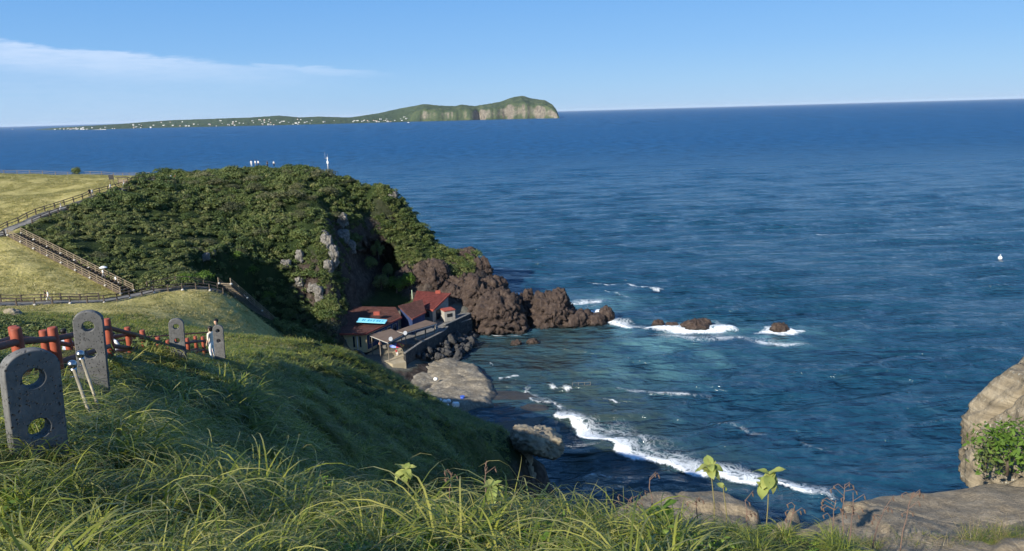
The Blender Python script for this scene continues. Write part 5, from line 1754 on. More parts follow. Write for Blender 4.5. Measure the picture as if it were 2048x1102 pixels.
# steel ball poles
M_CHROME = simple_mat('polished_steel', (0.36, 0.36, 0.36), (0.42, 0.42, 0.42), 2, 0.28, 0, 0, 0.5, 1.0)
M_GALV = simple_mat('galvanised_tube', (0.20, 0.175, 0.12), (0.30, 0.265, 0.19), 14, 0.55, 0.15, 0.003, 0.4, 0.3)
U_GP = tube_mesh('pole', 0.018, 0.018, 1.0, M_GALV, 12)
bmb = bmesh.new(); bmesh.ops.create_uvsphere(bmb, u_segments=24, v_segments=16, radius=0.048)
ball_me = bpy.data.meshes.new('ball'); bmb.to_mesh(ball_me); bmb.free(); ball_me.materials.append(M_CHROME)
for p_ in ball_me.polygons: p_.use_smooth = True
for (t0, b0, lb) in (((147, 737, 7.8), (187, 850, 7.4), 'nearer steel ball topped pole leaning in the grass'), ((163, 716, 8.6), (192, 800, 8.3), 'farther steel ball topped pole leaning against the second stone post')):
    a, b = P(*b0), P(*t0)
    r_ = empty('ball_pole', a, lb, 'pole', 'steel ball poles')
    bar('pole', r_, a - (b - a) * 0.4, b, U_GP)
    link('ball', ball_me, r_, b - a + np.array([-0.006, 0, 0.05]))
    link('collar', tube_mesh('collar', 0.03, 0.03, 0.06, M_CHROME, 14), r_, b - a + np.array([0, 0, -0.05]))
    bar('ring_bolt', r_, b + [-0.05, -0.01, -0.10], b + [0.02, 0, -0.09], tube_mesh('ring_bolt', 0.008, 0.008, 1.0, M_CHROME, 8))

# ------------------------------------------------------------------ people
M_SKIN = simple_mat('skin', (0.48, 0.29, 0.20), (0.54, 0.34, 0.24), 3, 0.6, 0, 0)
M_HAIR = simple_mat('black_hair', (0.008, 0.007, 0.007), (0.018, 0.015, 0.014), 20, 0.5, 0.2, 0.005)
M_SHOE = simple_mat('shoes', (0.05, 0.05, 0.05), (0.12, 0.12, 0.12), 3, 0.7, 0, 0)
CLOTH = {}


def cloth(c):
    if c not in CLOTH:
        CLOTH[c] = simple_mat('cloth_%d' % len(CLOTH), c, tuple(v * 0.85 for v in c), 6, 0.9, 0.15, 0.01)
    return CLOTH[c]


def body_mesh(pose):
    st = {'stand': 0.0, 'walk': 0.22, 'sit': 0.0}[pose]
    J = {'pel': (0, 0, .95, .13, .10), 'spn': (0, 0, 1.12, .125, .095), 'chs': (0, 0.01, 1.33, .15, .105), 'nck': (0, 0.01, 1.47, .052, .052), 'chin': (0, -.01, 1.545, .07, .08), 'hd': (0, 0, 1.63, .078, .098), 'top': (0, .01, 1.70, .05, .06)}
    E = [('pel', 'spn'), ('spn', 'chs'), ('chs', 'nck'), ('nck', 'chin'), ('chin', 'hd'), ('hd', 'top')]
    for s, k in ((1, 'l'), (-1, 'r')):
        w = st * s
        J.update({'sh' + k: (.175 * s, .01, 1.40, .06, .06), 'el' + k: (.245 * s, .03 + w * .5, 1.13, .043, .043), 'wr' + k: (.25 * s, -.06 + w * .9, .91, .03, .035), 'hn' + k: (.25 * s, -.08 + w, .82, .028, .04),
                  'hp' + k: (.095 * s, 0, .88, .092, .095), 'kn' + k: (.105 * s, -.03 - w * .8, .50, .06, .062), 'an' + k: (.105 * s, .03 - w * 1.1, .10, .038, .045), 'to' + k: (.115 * s, -.14 - w * 1.1, .04, .042, .035)})
        if pose == 'sit':
            J.update({'kn' + k: (.12 * s, -.42, .86, .065, .065), 'an' + k: (.12 * s, -.42, .45, .04, .045), 'to' + k: (.12 * s, -.58, .40, .042, .035), 'wr' + k: (.2 * s, -.25, 1.0, .03, .035), 'hn' + k: (.18 * s, -.33, .97, .028, .04)})
        E += [('chs', 'sh' + k), ('sh' + k, 'el' + k), ('el' + k, 'wr' + k), ('wr' + k, 'hn' + k), ('pel', 'hp' + k), ('hp' + k, 'kn' + k), ('kn' + k, 'an' + k), ('an' + k, 'to' + k)]
    names = list(J)
    me = bpy.data.meshes.new('body')
    me.from_pydata([J[n][:3] for n in names], [(names.index(a), names.index(b)) for a, b in E], [])
    o = bpy.data.objects.new('tmp_body', me); COL.objects.link(o)
    sk = o.modifiers.new('skin', 'SKIN'); sk.use_smooth_shade = True
    for i, n in enumerate(names):
        v = me.skin_vertices[0].data[i]; v.radius = (J[n][3], J[n][4]); v.use_root = (n == 'pel')
    o.modifiers.new('sub', 'SUBSURF').levels = 2
    dg = bpy.context.evaluated_depsgraph_get(); dg.update()
    out = bpy.data.meshes.new_from_object(o.evaluated_get(dg))
    bpy.data.objects.remove(o, do_unlink=True)
    if pose == 'sit':
        for v in out.vertices: v.co.z -= 0.42
    return out


BODY = {k: body_mesh(k) for k in ('stand', 'walk', 'sit')}
for k, me in BODY.items():
    for _ in range(5): me.materials.append(None)
    dz = 0.42 if k == 'sit' else 0
    for p in me.polygons:
        c = p.center; z = c.z + dz
        arm = abs(c.x) > 0.19
        if z > 1.49: m = 3 if (c.y > 0.005 or z > 1.67) else 2
        elif arm and z < 1.12: m = 2
        elif z > 0.98 or (arm and z > 1.0): m = 0
        elif z < 0.11 and k != 'sit': m = 4
        else: m = 1
        p.material_index = m
        p.use_smooth = True


def hair_mesh(long):
    bm = bmesh.new(); bmesh.ops.create_uvsphere(bm, u_segments=16, v_segments=12, radius=1)
    for v in bm.verts:
        x_, y_, z_ = v.co
        if y_ < -0.15 and z_ < 0.25: z_ = 0.25 + (z_ - 0.25) * 0.1; y_ = max(y_, -0.75)
        d_ = 2.6 if long else 1.15
        v.co = (x_ * 0.098, y_ * 0.112 + 0.012, 1.645 + z_ * (0.095 if z_ > 0 else 0.085 * d_))
    me = bpy.data.meshes.new('hair'); bm.to_mesh(me); bm.free(); me.materials.append(M_HAIR)
    for p in me.polygons: p.use_smooth = True
    return me


HAIR_S, HAIR_L = hair_mesh(False), hair_mesh(True)


def person(label, loc, rz, shirt, pants, pose='stand', hgt=1.66, near=False, long=False, group=None):
    me = BODY[pose].copy()
    for i, m in enumerate((cloth(shirt), cloth(pants), M_SKIN, M_HAIR, M_SHOE)): me.materials[i] = m
    o = link('person', me, None, loc, label, 'person', group)
    s = hgt / 1.73; o.scale = (s, s, s); o.rotation_euler = (0, 0, rz)
    if near:
        h = link('hair', HAIR_L if long else HAIR_S, o)
    return o


WHT, CRM, BLK, NVY, GRY, REDC, LBL = (0.75, 0.75, 0.73), (0.70, 0.60, 0.48), (0.015, 0.015, 0.017), (0.03, 0.04, 0.08), (0.2, 0.2, 0.21), (0.45, 0.05, 0.05), (0.45, 0.52, 0.66)


def gp(px, py, d):
    q = P(px, py, d); q[2] = ground(q[0], q[1]) + 0.05
    return q


for px, d, sh, pn, lb in ((503, 196.5, WHT, WHT, 'person in white leftmost of the group on the hilltop'), (511, 197, WHT, GRY, 'person in white shirt second in the hilltop group'), (517, 196.6, WHT, NVY, 'person in white shirt third in the hilltop group'),
                          (535, 197.5, BLK, BLK, 'person in black standing alone on the hilltop'), (548, 197, WHT, BLK, 'person in white top and black trousers rightmost on the hilltop')):
    q = P(px, 331, d); q[2] = P(px, 330 if px < 520 else 331, d)[2] - 0.4
    person(lb, q, rnd.uniform(-0.6, 0.6), sh, pn)
for px, py, d, sh, pn, lb in ((336, 353, 179, REDC, WHT, 'person in red top and white trousers where the path reaches the thicket'), (342, 353, 180, WHT, GRY, 'person in white at the end of the upper path'), (350, 353, 179, REDC, NVY, 'person in red top at the edge of the thicket'),
                              (123, 421, 140.5, GRY, WHT, 'person with dark bag walking on the upper path'), (181, 398, 150.5, BLK, BLK, 'person in black walking beside one in white on the upper path'), (186, 397, 150.5, WHT, GRY, 'person in white walking beside one in black on the upper path'),
                              (222, 384, 156, WHT, GRY, 'person in pale top on the upper path below the signboard'), (249, 376, 160, GRY, WHT, 'person standing by the small roofed board'),
                              (94, 610, 101, BLK, BLK, 'person in black with a companion in white on the lower path'), (99, 610, 100.6, WHT, WHT, 'person in white dress on the lower path')):
    q = gp(px, py, d); q[2] += 0.06
    person(lb, q, rnd.uniform(-2.5, -1), sh, pn, 'walk')


def on_stair(a, b, f, off=0.0):
    t = b - a; n = np.array([-t[1], t[0], 0]) / np.linalg.norm(t[:2])
    return a + t * f + n * off + [0, 0, 0.3]


person('person under a white parasol on the long wooden stairs', on_stair(g1a, g1b, 0.80, 0.2), 2.2, WHT, GRY, 'walk')
person('person in white shirt and black trousers near the foot of the long stairs', on_stair(g1a, g1b, 0.91, 0.1), 2.2, WHT, BLK, 'walk')
person('person in pale shirt climbing the steep stairs', on_stair(g2a, g2b, 0.28, 0.3), 2.4, WHT, BLK, 'walk')
person('person in black climbing the steep stairs', on_stair(g2a, g2b, 0.31, -0.4), 2.4, BLK, BLK, 'walk')
pq = on_stair(g1a, g1b, 0.80, 0.2)
pp = empty('white_parasol', pq + [0.2, -0.1, 1.0], 'white parasol held open on the long wooden stairs', 'parasol')
link('shaft', tube_mesh('parasol_shaft', 0.012, 0.012, 1.0, M_STEEL, 6), pp)
V = [(0, 0, 1.05)] + [(r_ * math.cos(k * math.pi / 6), r_ * math.sin(k * math.pi / 6), 1.05 - 0.45 * (r_ / 0.6) ** 2 * 0.6) for r_ in (0.22, 0.42, 0.6) for k in range(12)]
F = [(0, 1 + k, 1 + (k + 1) % 12) for k in range(12)] + [(1 + j * 12 + k, 13 + j * 12 + k, 13 + j * 12 + (k + 1) % 12, 1 + j * 12 + (k + 1) % 12) for j in range(2) for k in range(12)]
link('cover', mesh_np('parasol_cover', V, F, M_WHITEP, True), pp)


def head_at(px, py, d, hgt):
    q = P(px, py, d); q[2] -= hgt
    return q


person('woman in cream top with black hair beside the farthest stone post', head_at(419, 652, 29.5, 1.52), -1.9, CRM, WHT, 'stand', 1.52, True, True)
person('person with dark hair and black clothes behind the woman in cream', head_at(431, 638, 31.0, 1.70), -0.4, BLK, BLK, 'stand', 1.70, True)
person('person in pale blue shirt and dark shorts behind the red railing', head_at(127, 657, 23.0, 1.66), 2.8, LBL, BLK, 'walk', 1.66, True)
person('person in white clothes half hidden behind the red railing', head_at(224, 664, 24.0, 1.6), 2.6, WHT, WHT, 'walk', 1.6, True)
person('person in red sitting under the rainbow parasol', PZ(792, 708, 3.6) + [0.2, -0.4, 0], 0.4, REDC, WHT, 'sit')
person('person in white near the railing left of the hall', PZ(675, 699, 4.6), 0.2, WHT, NVY, 'stand')
person('person in pink sitting in the shade of the square canopy', PZ(760, 694, 4.4), 0.4, (0.6, 0.3, 0.25), GRY, 'sit')

# ------------------------------------------------------------------ small things on the headland
q = P(656, 334, 194); q[2] -= 0.8
ms = empty('weather_mast', q, 'white instrument mast standing on the hilltop', 'mast')
link('shaft', tube_mesh('mast_shaft', 0.13, 0.10, 3.4, M_WHITEP, 10), ms); link('box', box_mesh('mast_box', 0.5, 0.35, 0.6, M_WHITEP, 0.03), ms, (0.0, 0, 1.7))
for dx, hh in ((-0.55, 4.6), (0.1, 4.2)): link('antenna', tube_mesh('antenna', 0.03, 0.02, hh - 3.0, M_STEEL, 6), ms, (dx, 0, 3.0))
link('crossbar', box_mesh('crossbar', 1.0, 0.06, 0.06, M_STEEL), ms, (-0.2, 0, 3.0))
q = gp(225, 371, 166)
sb = empty('signboard', q, 'dark signboard on two posts on the upper lawn', 'sign')
for dx in (-0.4, 0.4): link('post', box_mesh('sign_post', 0.09, 0.09, 2.2, M_DWOOD), sb, (dx, 0, 0))
link('board', box_mesh('board', 1.1, 0.06, 1.0, simple_mat('dark_board', (0.02, 0.02, 0.022), (0.04, 0.04, 0.045), 3, 0.5, 0, 0)), sb, (0, -0.08, 1.1))
q = gp(248, 378, 160.5)
kb = empty('roofed_board', q, 'small dark information board with its own roof beside the upper path', 'sign')
for dx in (-1.0, 1.0): link('post', box_mesh('board_post', 0.12, 0.12, 1.9, M_DWOOD), kb, (dx, 0, 0))
link('panel', box_mesh('panel', 1.9, 0.06, 0.8, M_LWOOD), kb, (0, 0, 0.8)); link('roof', box_mesh('board_roof', 2.7, 0.8, 0.14, M_DWOOD), kb, (0, 0, 1.9))
bush = empty('round_bush', gp(155, 351, 205.5), 'single dark round bush at the far fence of the upper lawn', 'bush')
bc = link('crown', leaf_blob('bush_crown', 700, 1.6, 1.9, 900, 0.17, M_SHRUB, 12), bush, (0, 0, 0.1)); link('trunk', tube_mesh('bush_trunk', 0.16, 0.08, 1.0, M_DWOOD, 8), bush, (0, 0, -0.1))


# trees behind the houses
def tree(label, base_, r, h, seed, mat, n=1500, ls=0.2, group='trees around the hollow'):
    root = empty('small_tree', base_, label, 'tree', group)
    bm = bmesh.new()
    rg_ = random.Random(seed)

    def limb(a, b, r0, r1):
        a, b = Vector(a), Vector(b); d_ = (b - a).normalized(); u = d_.orthogonal().normalized(); w = d_.cross(u)
        ra = [bm.verts.new(a + (u * math.cos(k * math.pi / 3) + w * math.sin(k * math.pi / 3)) * r0) for k in range(6)]
        rb = [bm.verts.new(b + (u * math.cos(k * math.pi / 3) + w * math.sin(k * math.pi / 3)) * r1) for k in range(6)]
        for k in range(6): bm.faces.new((ra[k], ra[(k + 1) % 6], rb[(k + 1) % 6], rb[k]))
    limb((0, 0, -0.3), (0.1, 0, h * 0.45), r * 0.09, r * 0.06)
    for k in range(6):
        a_ = k * 1.05 + rg_.random()
        limb((0.1, 0, h * (0.25 + 0.04 * k)), (r * 0.6 * math.cos(a_), r * 0.6 * math.sin(a_), h * (0.55 + 0.05 * k)), r * 0.05, r * 0.02)
    me = bpy.data.meshes.new('trunk'); bm.to_mesh(me); bm.free(); me.materials.append(M_DWOOD)
    link('trunk', me, root)
    link('crown', leaf_blob('crown', seed, r, h * 0.9, n, ls, mat, 14, 0, (0.25, 0.42)), root, (0, 0, h * 0.15))
    return root


for px, py, z, r, h, s, mt, lb in ((795, 612, 5.2, 2.6, 3.8, 1, M_BRIGHT, 'leafy green tree directly behind the brown roofed wing'), (765, 612, 5.4, 2.4, 3.2, 2, M_BRUSH, 'green bushy tree behind the middle of the brown roof'), (818, 606, 5.6, 2.2, 3.4, 3, M_BRIGHT, 'bright green tree against the lava wall, left of the red roof'),
                                   (762, 585, 7.2, 1.9, 3.8, 4, M_BRUSH, 'small pale tree standing in front of the dark hollow'), (778, 575, 9.0, 1.5, 3.0, 5, M_BRUSH, 'slender tree at the right side of the dark hollow'), (745, 600, 6.5, 2.0, 2.6, 6, M_SHRUB, 'dark shrub tree on the floor of the hollow'),
                                   (715, 590, 8.0, 2.4, 2.4, 7, M_SHRUB, 'dark bush at the left back of the hollow')):
    q = PZ(px, py, z); q[2] = ground(q[0], q[1])
    tree(lb, q, r, h, 720 + s, mt)
for px, py, r, lb in ((395, 562, 2.2, 'bright green bush beside the dark fence, left of the steep stairs'), (360, 566, 1.7, 'smaller bright green bush above the dark fence'), (470, 560, 1.6, 'bright green bush at the top of the steep stairs'), (500, 575, 1.9, 'bright green bush on the cliff side of the steep stairs'), (530, 605, 1.7, 'bright green bush halfway down beside the steep stairs')):
    q = hit(px, py)
    o = link('bush', leaf_blob('bright_bush', 760 + px, r, r * 0.8, 700, 0.15, M_BRIGHT, 8), None, (q[0] + 0.3, q[1] + 1.2, ground(q[0] + 0.3, q[1] + 1.2) - 0.2), lb, 'bush', 'bright bushes above the stairs')
# grassy tops on the lava
rg = np.random.RandomState(77)
poly = [(790, 500), (850, 470), (905, 490), (945, 520), (960, 575), (930, 565), (870, 560), (830, 545), (800, 540)]
ppx, ppy = rg.uniform(780, 970, 2600), rg.uniform(465, 580, 2600)
kk = inpoly(ppx, ppy, poly)
pts = hits(ppx[kk], ppy[kk], 160, 200)
keepg = fbm(pts[:, 0] / 3, pts[:, 1] / 3, pts[:, 2] / 3, 3, 15) > -0.1
pts = pts[keepg]
scatter('lava_brush', pts, np.stack([0 * pts[:, 0], 0 * pts[:, 0], rg.uniform(0, 6, len(pts))], 1), rg.uniform(0.5, 1.0, len(pts)), rg.randint(0, 4, len(pts)), U_MESH, 'green brush on top of the lava crags')
# brush clinging to the cliff beside the hollow
poly = [(632, 470), (690, 436), (720, 380), (760, 352), (800, 385), (840, 440), (820, 470), (800, 520), (760, 470), (715, 480), (700, 540), (690, 600), (700, 640), (660, 640), (640, 560)]
ppx, ppy = rg.uniform(630, 840, 4800), rg.uniform(350, 640, 4800)
kk = inpoly(ppx, ppy, poly)
cpts = hits(ppx[kk], ppy[kk], 120, 200)
cpts = cpts[fbm(cpts[:, 0] / 2.5, cpts[:, 1] / 4, cpts[:, 2] / 2.5, 3, 25) > -0.12]
scatter('cliff_brush', cpts, np.stack([0.5 + 0 * cpts[:, 0], 0 * cpts[:, 0], rg.uniform(0, 6, len(cpts))], 1), rg.uniform(0.45, 1.1, len(cpts)), rg.randint(1, 5, len(cpts)), U_MESH, 'brush clinging to the cliff beside the hollow')
# ivy bank beyond the red railings
poly = [(-120, 628), (60, 628), (105, 645), (150, 657), (240, 668), (330, 676), (330, 700), (-120, 705)]
ppx, ppy = rg.uniform(-120, 330, 5200), rg.uniform(626, 705, 5200)
kk = inpoly(ppx, ppy, poly)
pts = hits(ppx[kk], ppy[kk], 28, 90)
pts = pts[pts[:, 1] < 80]
scatter('ivy_bank', pts, np.stack([0 * pts[:, 0], 0 * pts[:, 0], rg.uniform(0, 6, len(pts))], 1), rg.uniform(0.35, 0.7, len(pts)), rg.randint(1, 5, len(pts)), U_MESH, 'dark leafy bank beyond the red railings')
q = hit(25, 632, 28, 90)
link('rock', rock_mesh('bank_rock', 0.9, 0.8, 0.7, 610, 4, M_TUFFF, 0.3, 1.2, 0.5), None, q + np.array([0, 0, 0.1]), 'tan rock on top of the leafy bank at the far left', 'rock')

# ------------------------------------------------------------------ foreground plants
def leaf_mesh(name, L, w, mat, fold=0.25, droop=0.5):
    V, F, n = [], [], 7
    for i in range(n):
        u = i / (n - 1); ww = w * (math.sin(math.pi * min(1, u * 0.9 + 0.06)) ** 0.75) * (1 - 0.25 * u) * 0.5
        if i == n - 1: ww = 0.002
        for j in (-1, -0.5, 0, 0.5, 1):
            V.append((L * u * math.cos(droop * u), ww * j, -L * u * math.sin(droop * u) * 0.8 + fold * ww * abs(j) + 0.06 * w * math.sin(9 * u + 2 * j)))
    for i in range(n - 1):
        for j in range(4): F.append((i * 5 + j, i * 5 + j + 1, i * 5 + j + 6, i * 5 + j + 5))
    me = mesh_np(name, V, F, mat, True)
    vcol(me, 'leaf', np.full((len(V), 3), 0.55))
    return me


M_PALE = m_foliage('pale_leaves', (0.16, 0.22, 0.05), (0.30, 0.36, 0.10), (0.46, 0.46, 0.15), 0.45)
M_STALK = simple_mat('dry_stalk', (0.10, 0.06, 0.045), (0.19, 0.13, 0.095), 20, 0.8, 0.3, 0.003)
M_GSTALK = simple_mat('green_stalk', (0.10, 0.09, 0.03), (0.2, 0.17, 0.07), 20, 0.7, 0.2, 0.003)
LEAVES = {'pale': [leaf_mesh('leaf', 1.0, 0.72, M_PALE, 0.3, d_) for d_ in (0.2, 0.7, 1.2)], 'fresh': [leaf_mesh('leaf', 1.0, 0.85, M_BRIGHT, 0.3, d_) for d_ in (0.2, 0.6, 1.0)]}
U_STK = tube_mesh('stem', 1.0, 0.75, 1.0, M_STALK, 7)
U_GSTK = tube_mesh('stem', 1.0, 0.75, 1.0, M_GSTALK, 7)


def leafy_plant(label, top, foot, n, size, kind, seed, spread=0.5, rstem=0.006):
    a, b = P(*foot), P(*top)
    root = empty('leafy_plant', a, label, 'plant')
    m_ = (a + b) / 2 + np.array([0.01, 0, 0])
    bar('stem', root, a - [0, 0, 0.3], m_, U_GSTK, rstem); bar('stem', root, m_, b, U_GSTK, rstem * 0.8)
    rg_ = random.Random(seed)
    for k in range(n):
        f = 1 - spread * (k / n) * rg_.uniform(0.5, 1)
        p = lerp(a, b, f)
        o = link('leaf', LEAVES[kind][rg_.randrange(3)], root, p - a)
        s = size * rg_.uniform(0.65, 1.15)
        o.scale = (s, s, s); o.rotation_euler = (rg_.uniform(-0.4, 0.4), rg_.uniform(-0.7, 0.25), k * 2.4 + rg_.uniform(-0.4, 0.4))
    return root


leafy_plant('pale leafy shoot standing alone before the dark shaded slope', (810, 938, 6.6), (818, 985, 6.5), 10, 0.15, 'pale', 1, 0.3)
leafy_plant('pale leafy shoot poking out of the grass mound', (985, 972, 5.4), (990, 1010, 5.3), 9, 0.13, 'pale', 2, 0.4)
leafy_plant('tall stalk topped with pale yellow leaves over the ledge, the left one', (1420, 928, 5.6), (1432, 1085, 5.2), 13, 0.12, 'pale', 3, 0.14)
leafy_plant('tall stalk topped with large yellow green leaves, the right one', (1538, 948, 5.5), (1528, 1085, 5.2), 15, 0.14, 'pale', 4, 0.28)
leafy_plant('withered stalk with one yellow leaf between the two tall stalks', (1446, 972, 5.4), (1455, 1085, 5.2), 2, 0.08, 'pale', 5, 0.1)
leafy_plant('bright green broad leaved plant at the edge of the grass', (1325, 1020, 4.9), (1325, 1075, 4.8), 22, 0.15, 'fresh', 6, 0.9)
leafy_plant('small bright green sprig at the lower edge of the grass mound', (940, 1080, 4.0), (942, 1110, 3.9), 9, 0.06, 'fresh', 7, 0.8)
leafy_plant('green creeping sprig in the grass left of the mound', (650, 955, 6.0), (655, 985, 5.9), 9, 0.06, 'fresh', 8, 0.9)


def dry_stalk(label, top, foot, seed, nb=5, r=0.006):
    a, b = P(*foot), P(*top)
    root = empty('dry_stalk', a, label, 'plant', 'dry stalks at the cliff edge')
    rg_ = random.Random(seed)
    ps = [a - np.array([0, 0, 0.25])]
    for k in range(1, 5): ps.append(lerp(a, b, k / 4) + np.array([rg_.uniform(-0.012, 0.012) * (k < 4), 0, 0]))
    for k in range(4): bar('stem', root, ps[k], ps[k + 1], U_STK, r * (1 - 0.12 * k))
    for k in range(nb):
        p = lerp(a, b, rg_.uniform(0.55, 1.0)); L = rg_.uniform(0.03, 0.10)
        an_ = rg_.uniform(0, 6.28); q_ = p + np.array([L * math.cos(an_), L * math.sin(an_) * 0.5, L * rg_.uniform(0.3, 1.0)])
        bar('twig', root, p, q_, U_STK, r * 0.45)
        bar('twig', root, q_, q_ + np.array([0.03 * math.cos(an_ + 1), 0.01, -0.025]), U_STK, r * 0.4)
        bar('seed_head', root, q_ + np.array([0.03 * math.cos(an_ + 1), 0.01, -0.025]), q_ + np.array([0.03 * math.cos(an_ + 1) + 0.01, 0.01, -0.055]), U_STK, r * 1.1)


for k, (t_, f_, nb, lb) in enumerate((((1300, 955, 5.6), (1305, 1040, 5.4), 3, 'dry stalk standing alone left of the broad leaved plant'), ((1393, 995, 5.4), (1400, 1080, 5.2), 4, 'grey dry stalk on the left ledge with curled leaves'), ((1690, 968, 5.6), (1685, 1095, 5.2), 8, 'reddish dry stalk with curly tops, tallest of the right group'),
                                      ((1672, 1000, 5.5), (1660, 1095, 5.2), 6, 'reddish dry stalk bending left in the right group'), ((1706, 985, 5.6), (1700, 1095, 5.2), 6, 'reddish dry stalk just right of the tallest'), ((1826, 985, 5.6), (1800, 1090, 5.3), 8, 'leaning dry stalk with a seed head on the broad ledge'),
                                      ((1770, 1015, 5.5), (1740, 1090, 5.2), 6, 'thin branching dry stalk in the middle of the broad ledge'), ((1590, 1010, 5.3), (1570, 1090, 5.1), 5, 'drooping dry stalk right of the tall leafy stalk'), ((1490, 1000, 5.4), (1500, 1085, 5.2), 6, 'dark dry stalk at the end of the left ledge'),
                                      ((905, 945, 6.0), (900, 990, 5.9), 6, 'short dry seed stalk at the left of the grass mound'), ((970, 935, 5.8), (972, 990, 5.6), 3, 'thin dry stalk on top of the grass mound'), ((1258, 1000, 5.2), (1250, 1060, 5.0), 7, 'grey dry seed head right of the grass mound'))):
    dry_stalk(lb, t_, f_, 40 + k, nb)
q = P(2016, 925, 9.7)
sr = empty('leafy_shrub', q + np.array([0, 0, -0.2]), 'bright leafy shrub growing at the foot of the tall boulder', 'shrub')
link('crown', leaf_blob('ledge_shrub', 800, 0.58, 0.74, 800, 0.045, M_BRIGHT, 9), sr); link('stem', tube_mesh('shrub_stem', 0.03, 0.02, 0.4, M_DWOOD, 6), sr)
q = P(1972, 925, 9.9)
sr = empty('leafy_shrub', q + np.array([0, 0, -0.15]), 'smaller dark green shrub left of the bright one by the boulder', 'shrub')
link('crown', leaf_blob('ledge_shrub2', 801, 0.34, 0.42, 500, 0.03, M_BRUSH, 7), sr); link('stem', tube_mesh('shrub_stem2', 0.02, 0.015, 0.3, M_DWOOD, 6), sr)

lg = [(1520, 1090), (1700, 1085), (1850, 1072), (1960, 1058), (2080, 1045), (2080, 1120), (1500, 1120)]
ppx, ppy = rg.uniform(1500, 2080, 420), rg.uniform(1020, 1118, 420)
kk = inpoly(ppx, ppy, lg)
lp = np.array([PZ(a_, b_, 45.33) for a_, b_ in zip(ppx[kk], ppy[kk])])
lp[:, 2] -= 0.06
scatter('ledge_grass', lp, np.stack([0 * lp[:, 0], 0 * lp[:, 0], rg.uniform(0, 6.28, len(lp))], 1), rg.uniform(0.3, 0.62, len(lp)), rg.randint(0, 5, len(lp)), T_MIX + T_STRAW, 'short pale grass growing over the broad ledge')

# ------------------------------------------------------------------ buoy and boats
bu = empty('buoy', PZ(2000, 518, 0), 'white buoy floating alone on the right', 'buoy')
link('float', rock_mesh('buoy_float', 0.55, 0.55, 0.55, 900, 3, M_FOAM, 0.02, 1, 0), bu, (0, 0, 0.35)); link('stub', tube_mesh('buoy_stub', 0.12, 0.12, 0.7, M_WHITEP, 8), bu, (0, 0, 0.75))


def boat_at(px, py, s, label, rz):
    q = PZ(px, py, 0)
    r_ = empty('boat', q, label, 'boat', rz=rz)
    link('hull', hull_mesh('boat_hull', 14 * s, 4 * s, 2.2 * s, M_WHITEP, M_BLUE), r_, (0, 0, -0.3)); link('cabin', box_mesh('cabin', 5 * s, 2.6 * s, 3.0 * s, M_WHITEP, 0.1), r_, (-1.5 * s, 0, 1.2 * s))
    link('deck', box_mesh('deck', 12 * s, 3 * s, 0.3 * s, M_WHITEP), r_, (0, 0, 1.3 * s)); link('mast', tube_mesh('boat_mast', 0.12 * s, 0.08 * s, 4 * s, M_WHITEP, 6), r_, (-1.5 * s, 0, 4 * s))


boat_at(25, 259, 1.6, 'white ferry off the left tip of the island', 0.2)
boat_at(817, 246, 1.3, 'small white boat below the island cliffs', 0.1)
boat_at(1938, 200.5, 4.0, 'white ship near the horizon on the right', 0.0)
boat_at(1082, 237, 1.0, 'white launch close under the island headland', 0.3)

# ------------------------------------------------------------------ island
SKY_ = [(70, 259.2), (80, 258), (130, 254.5), (180, 251.5), (240, 248), (300, 243), (350, 240), (440, 237), (500, 235), (560, 231), (600, 234.5), (640, 233), (700, 235), (760, 226), (800, 217), (850, 208), (880, 211), (910, 212), (925, 209), (950, 212), (1000, 204), (1025, 195), (1045, 191), (1065, 197), (1090, 200), (1105, 209), (1113, 219), (1117, 230), (1119, 236)]
COAST = [(70, 259.5), (180, 259.5), (300, 256), (450, 253), (600, 249.5), (700, 247), (820, 243.5), (900, 241.5), (1000, 239), (1060, 237.6), (1119, 236.5)]


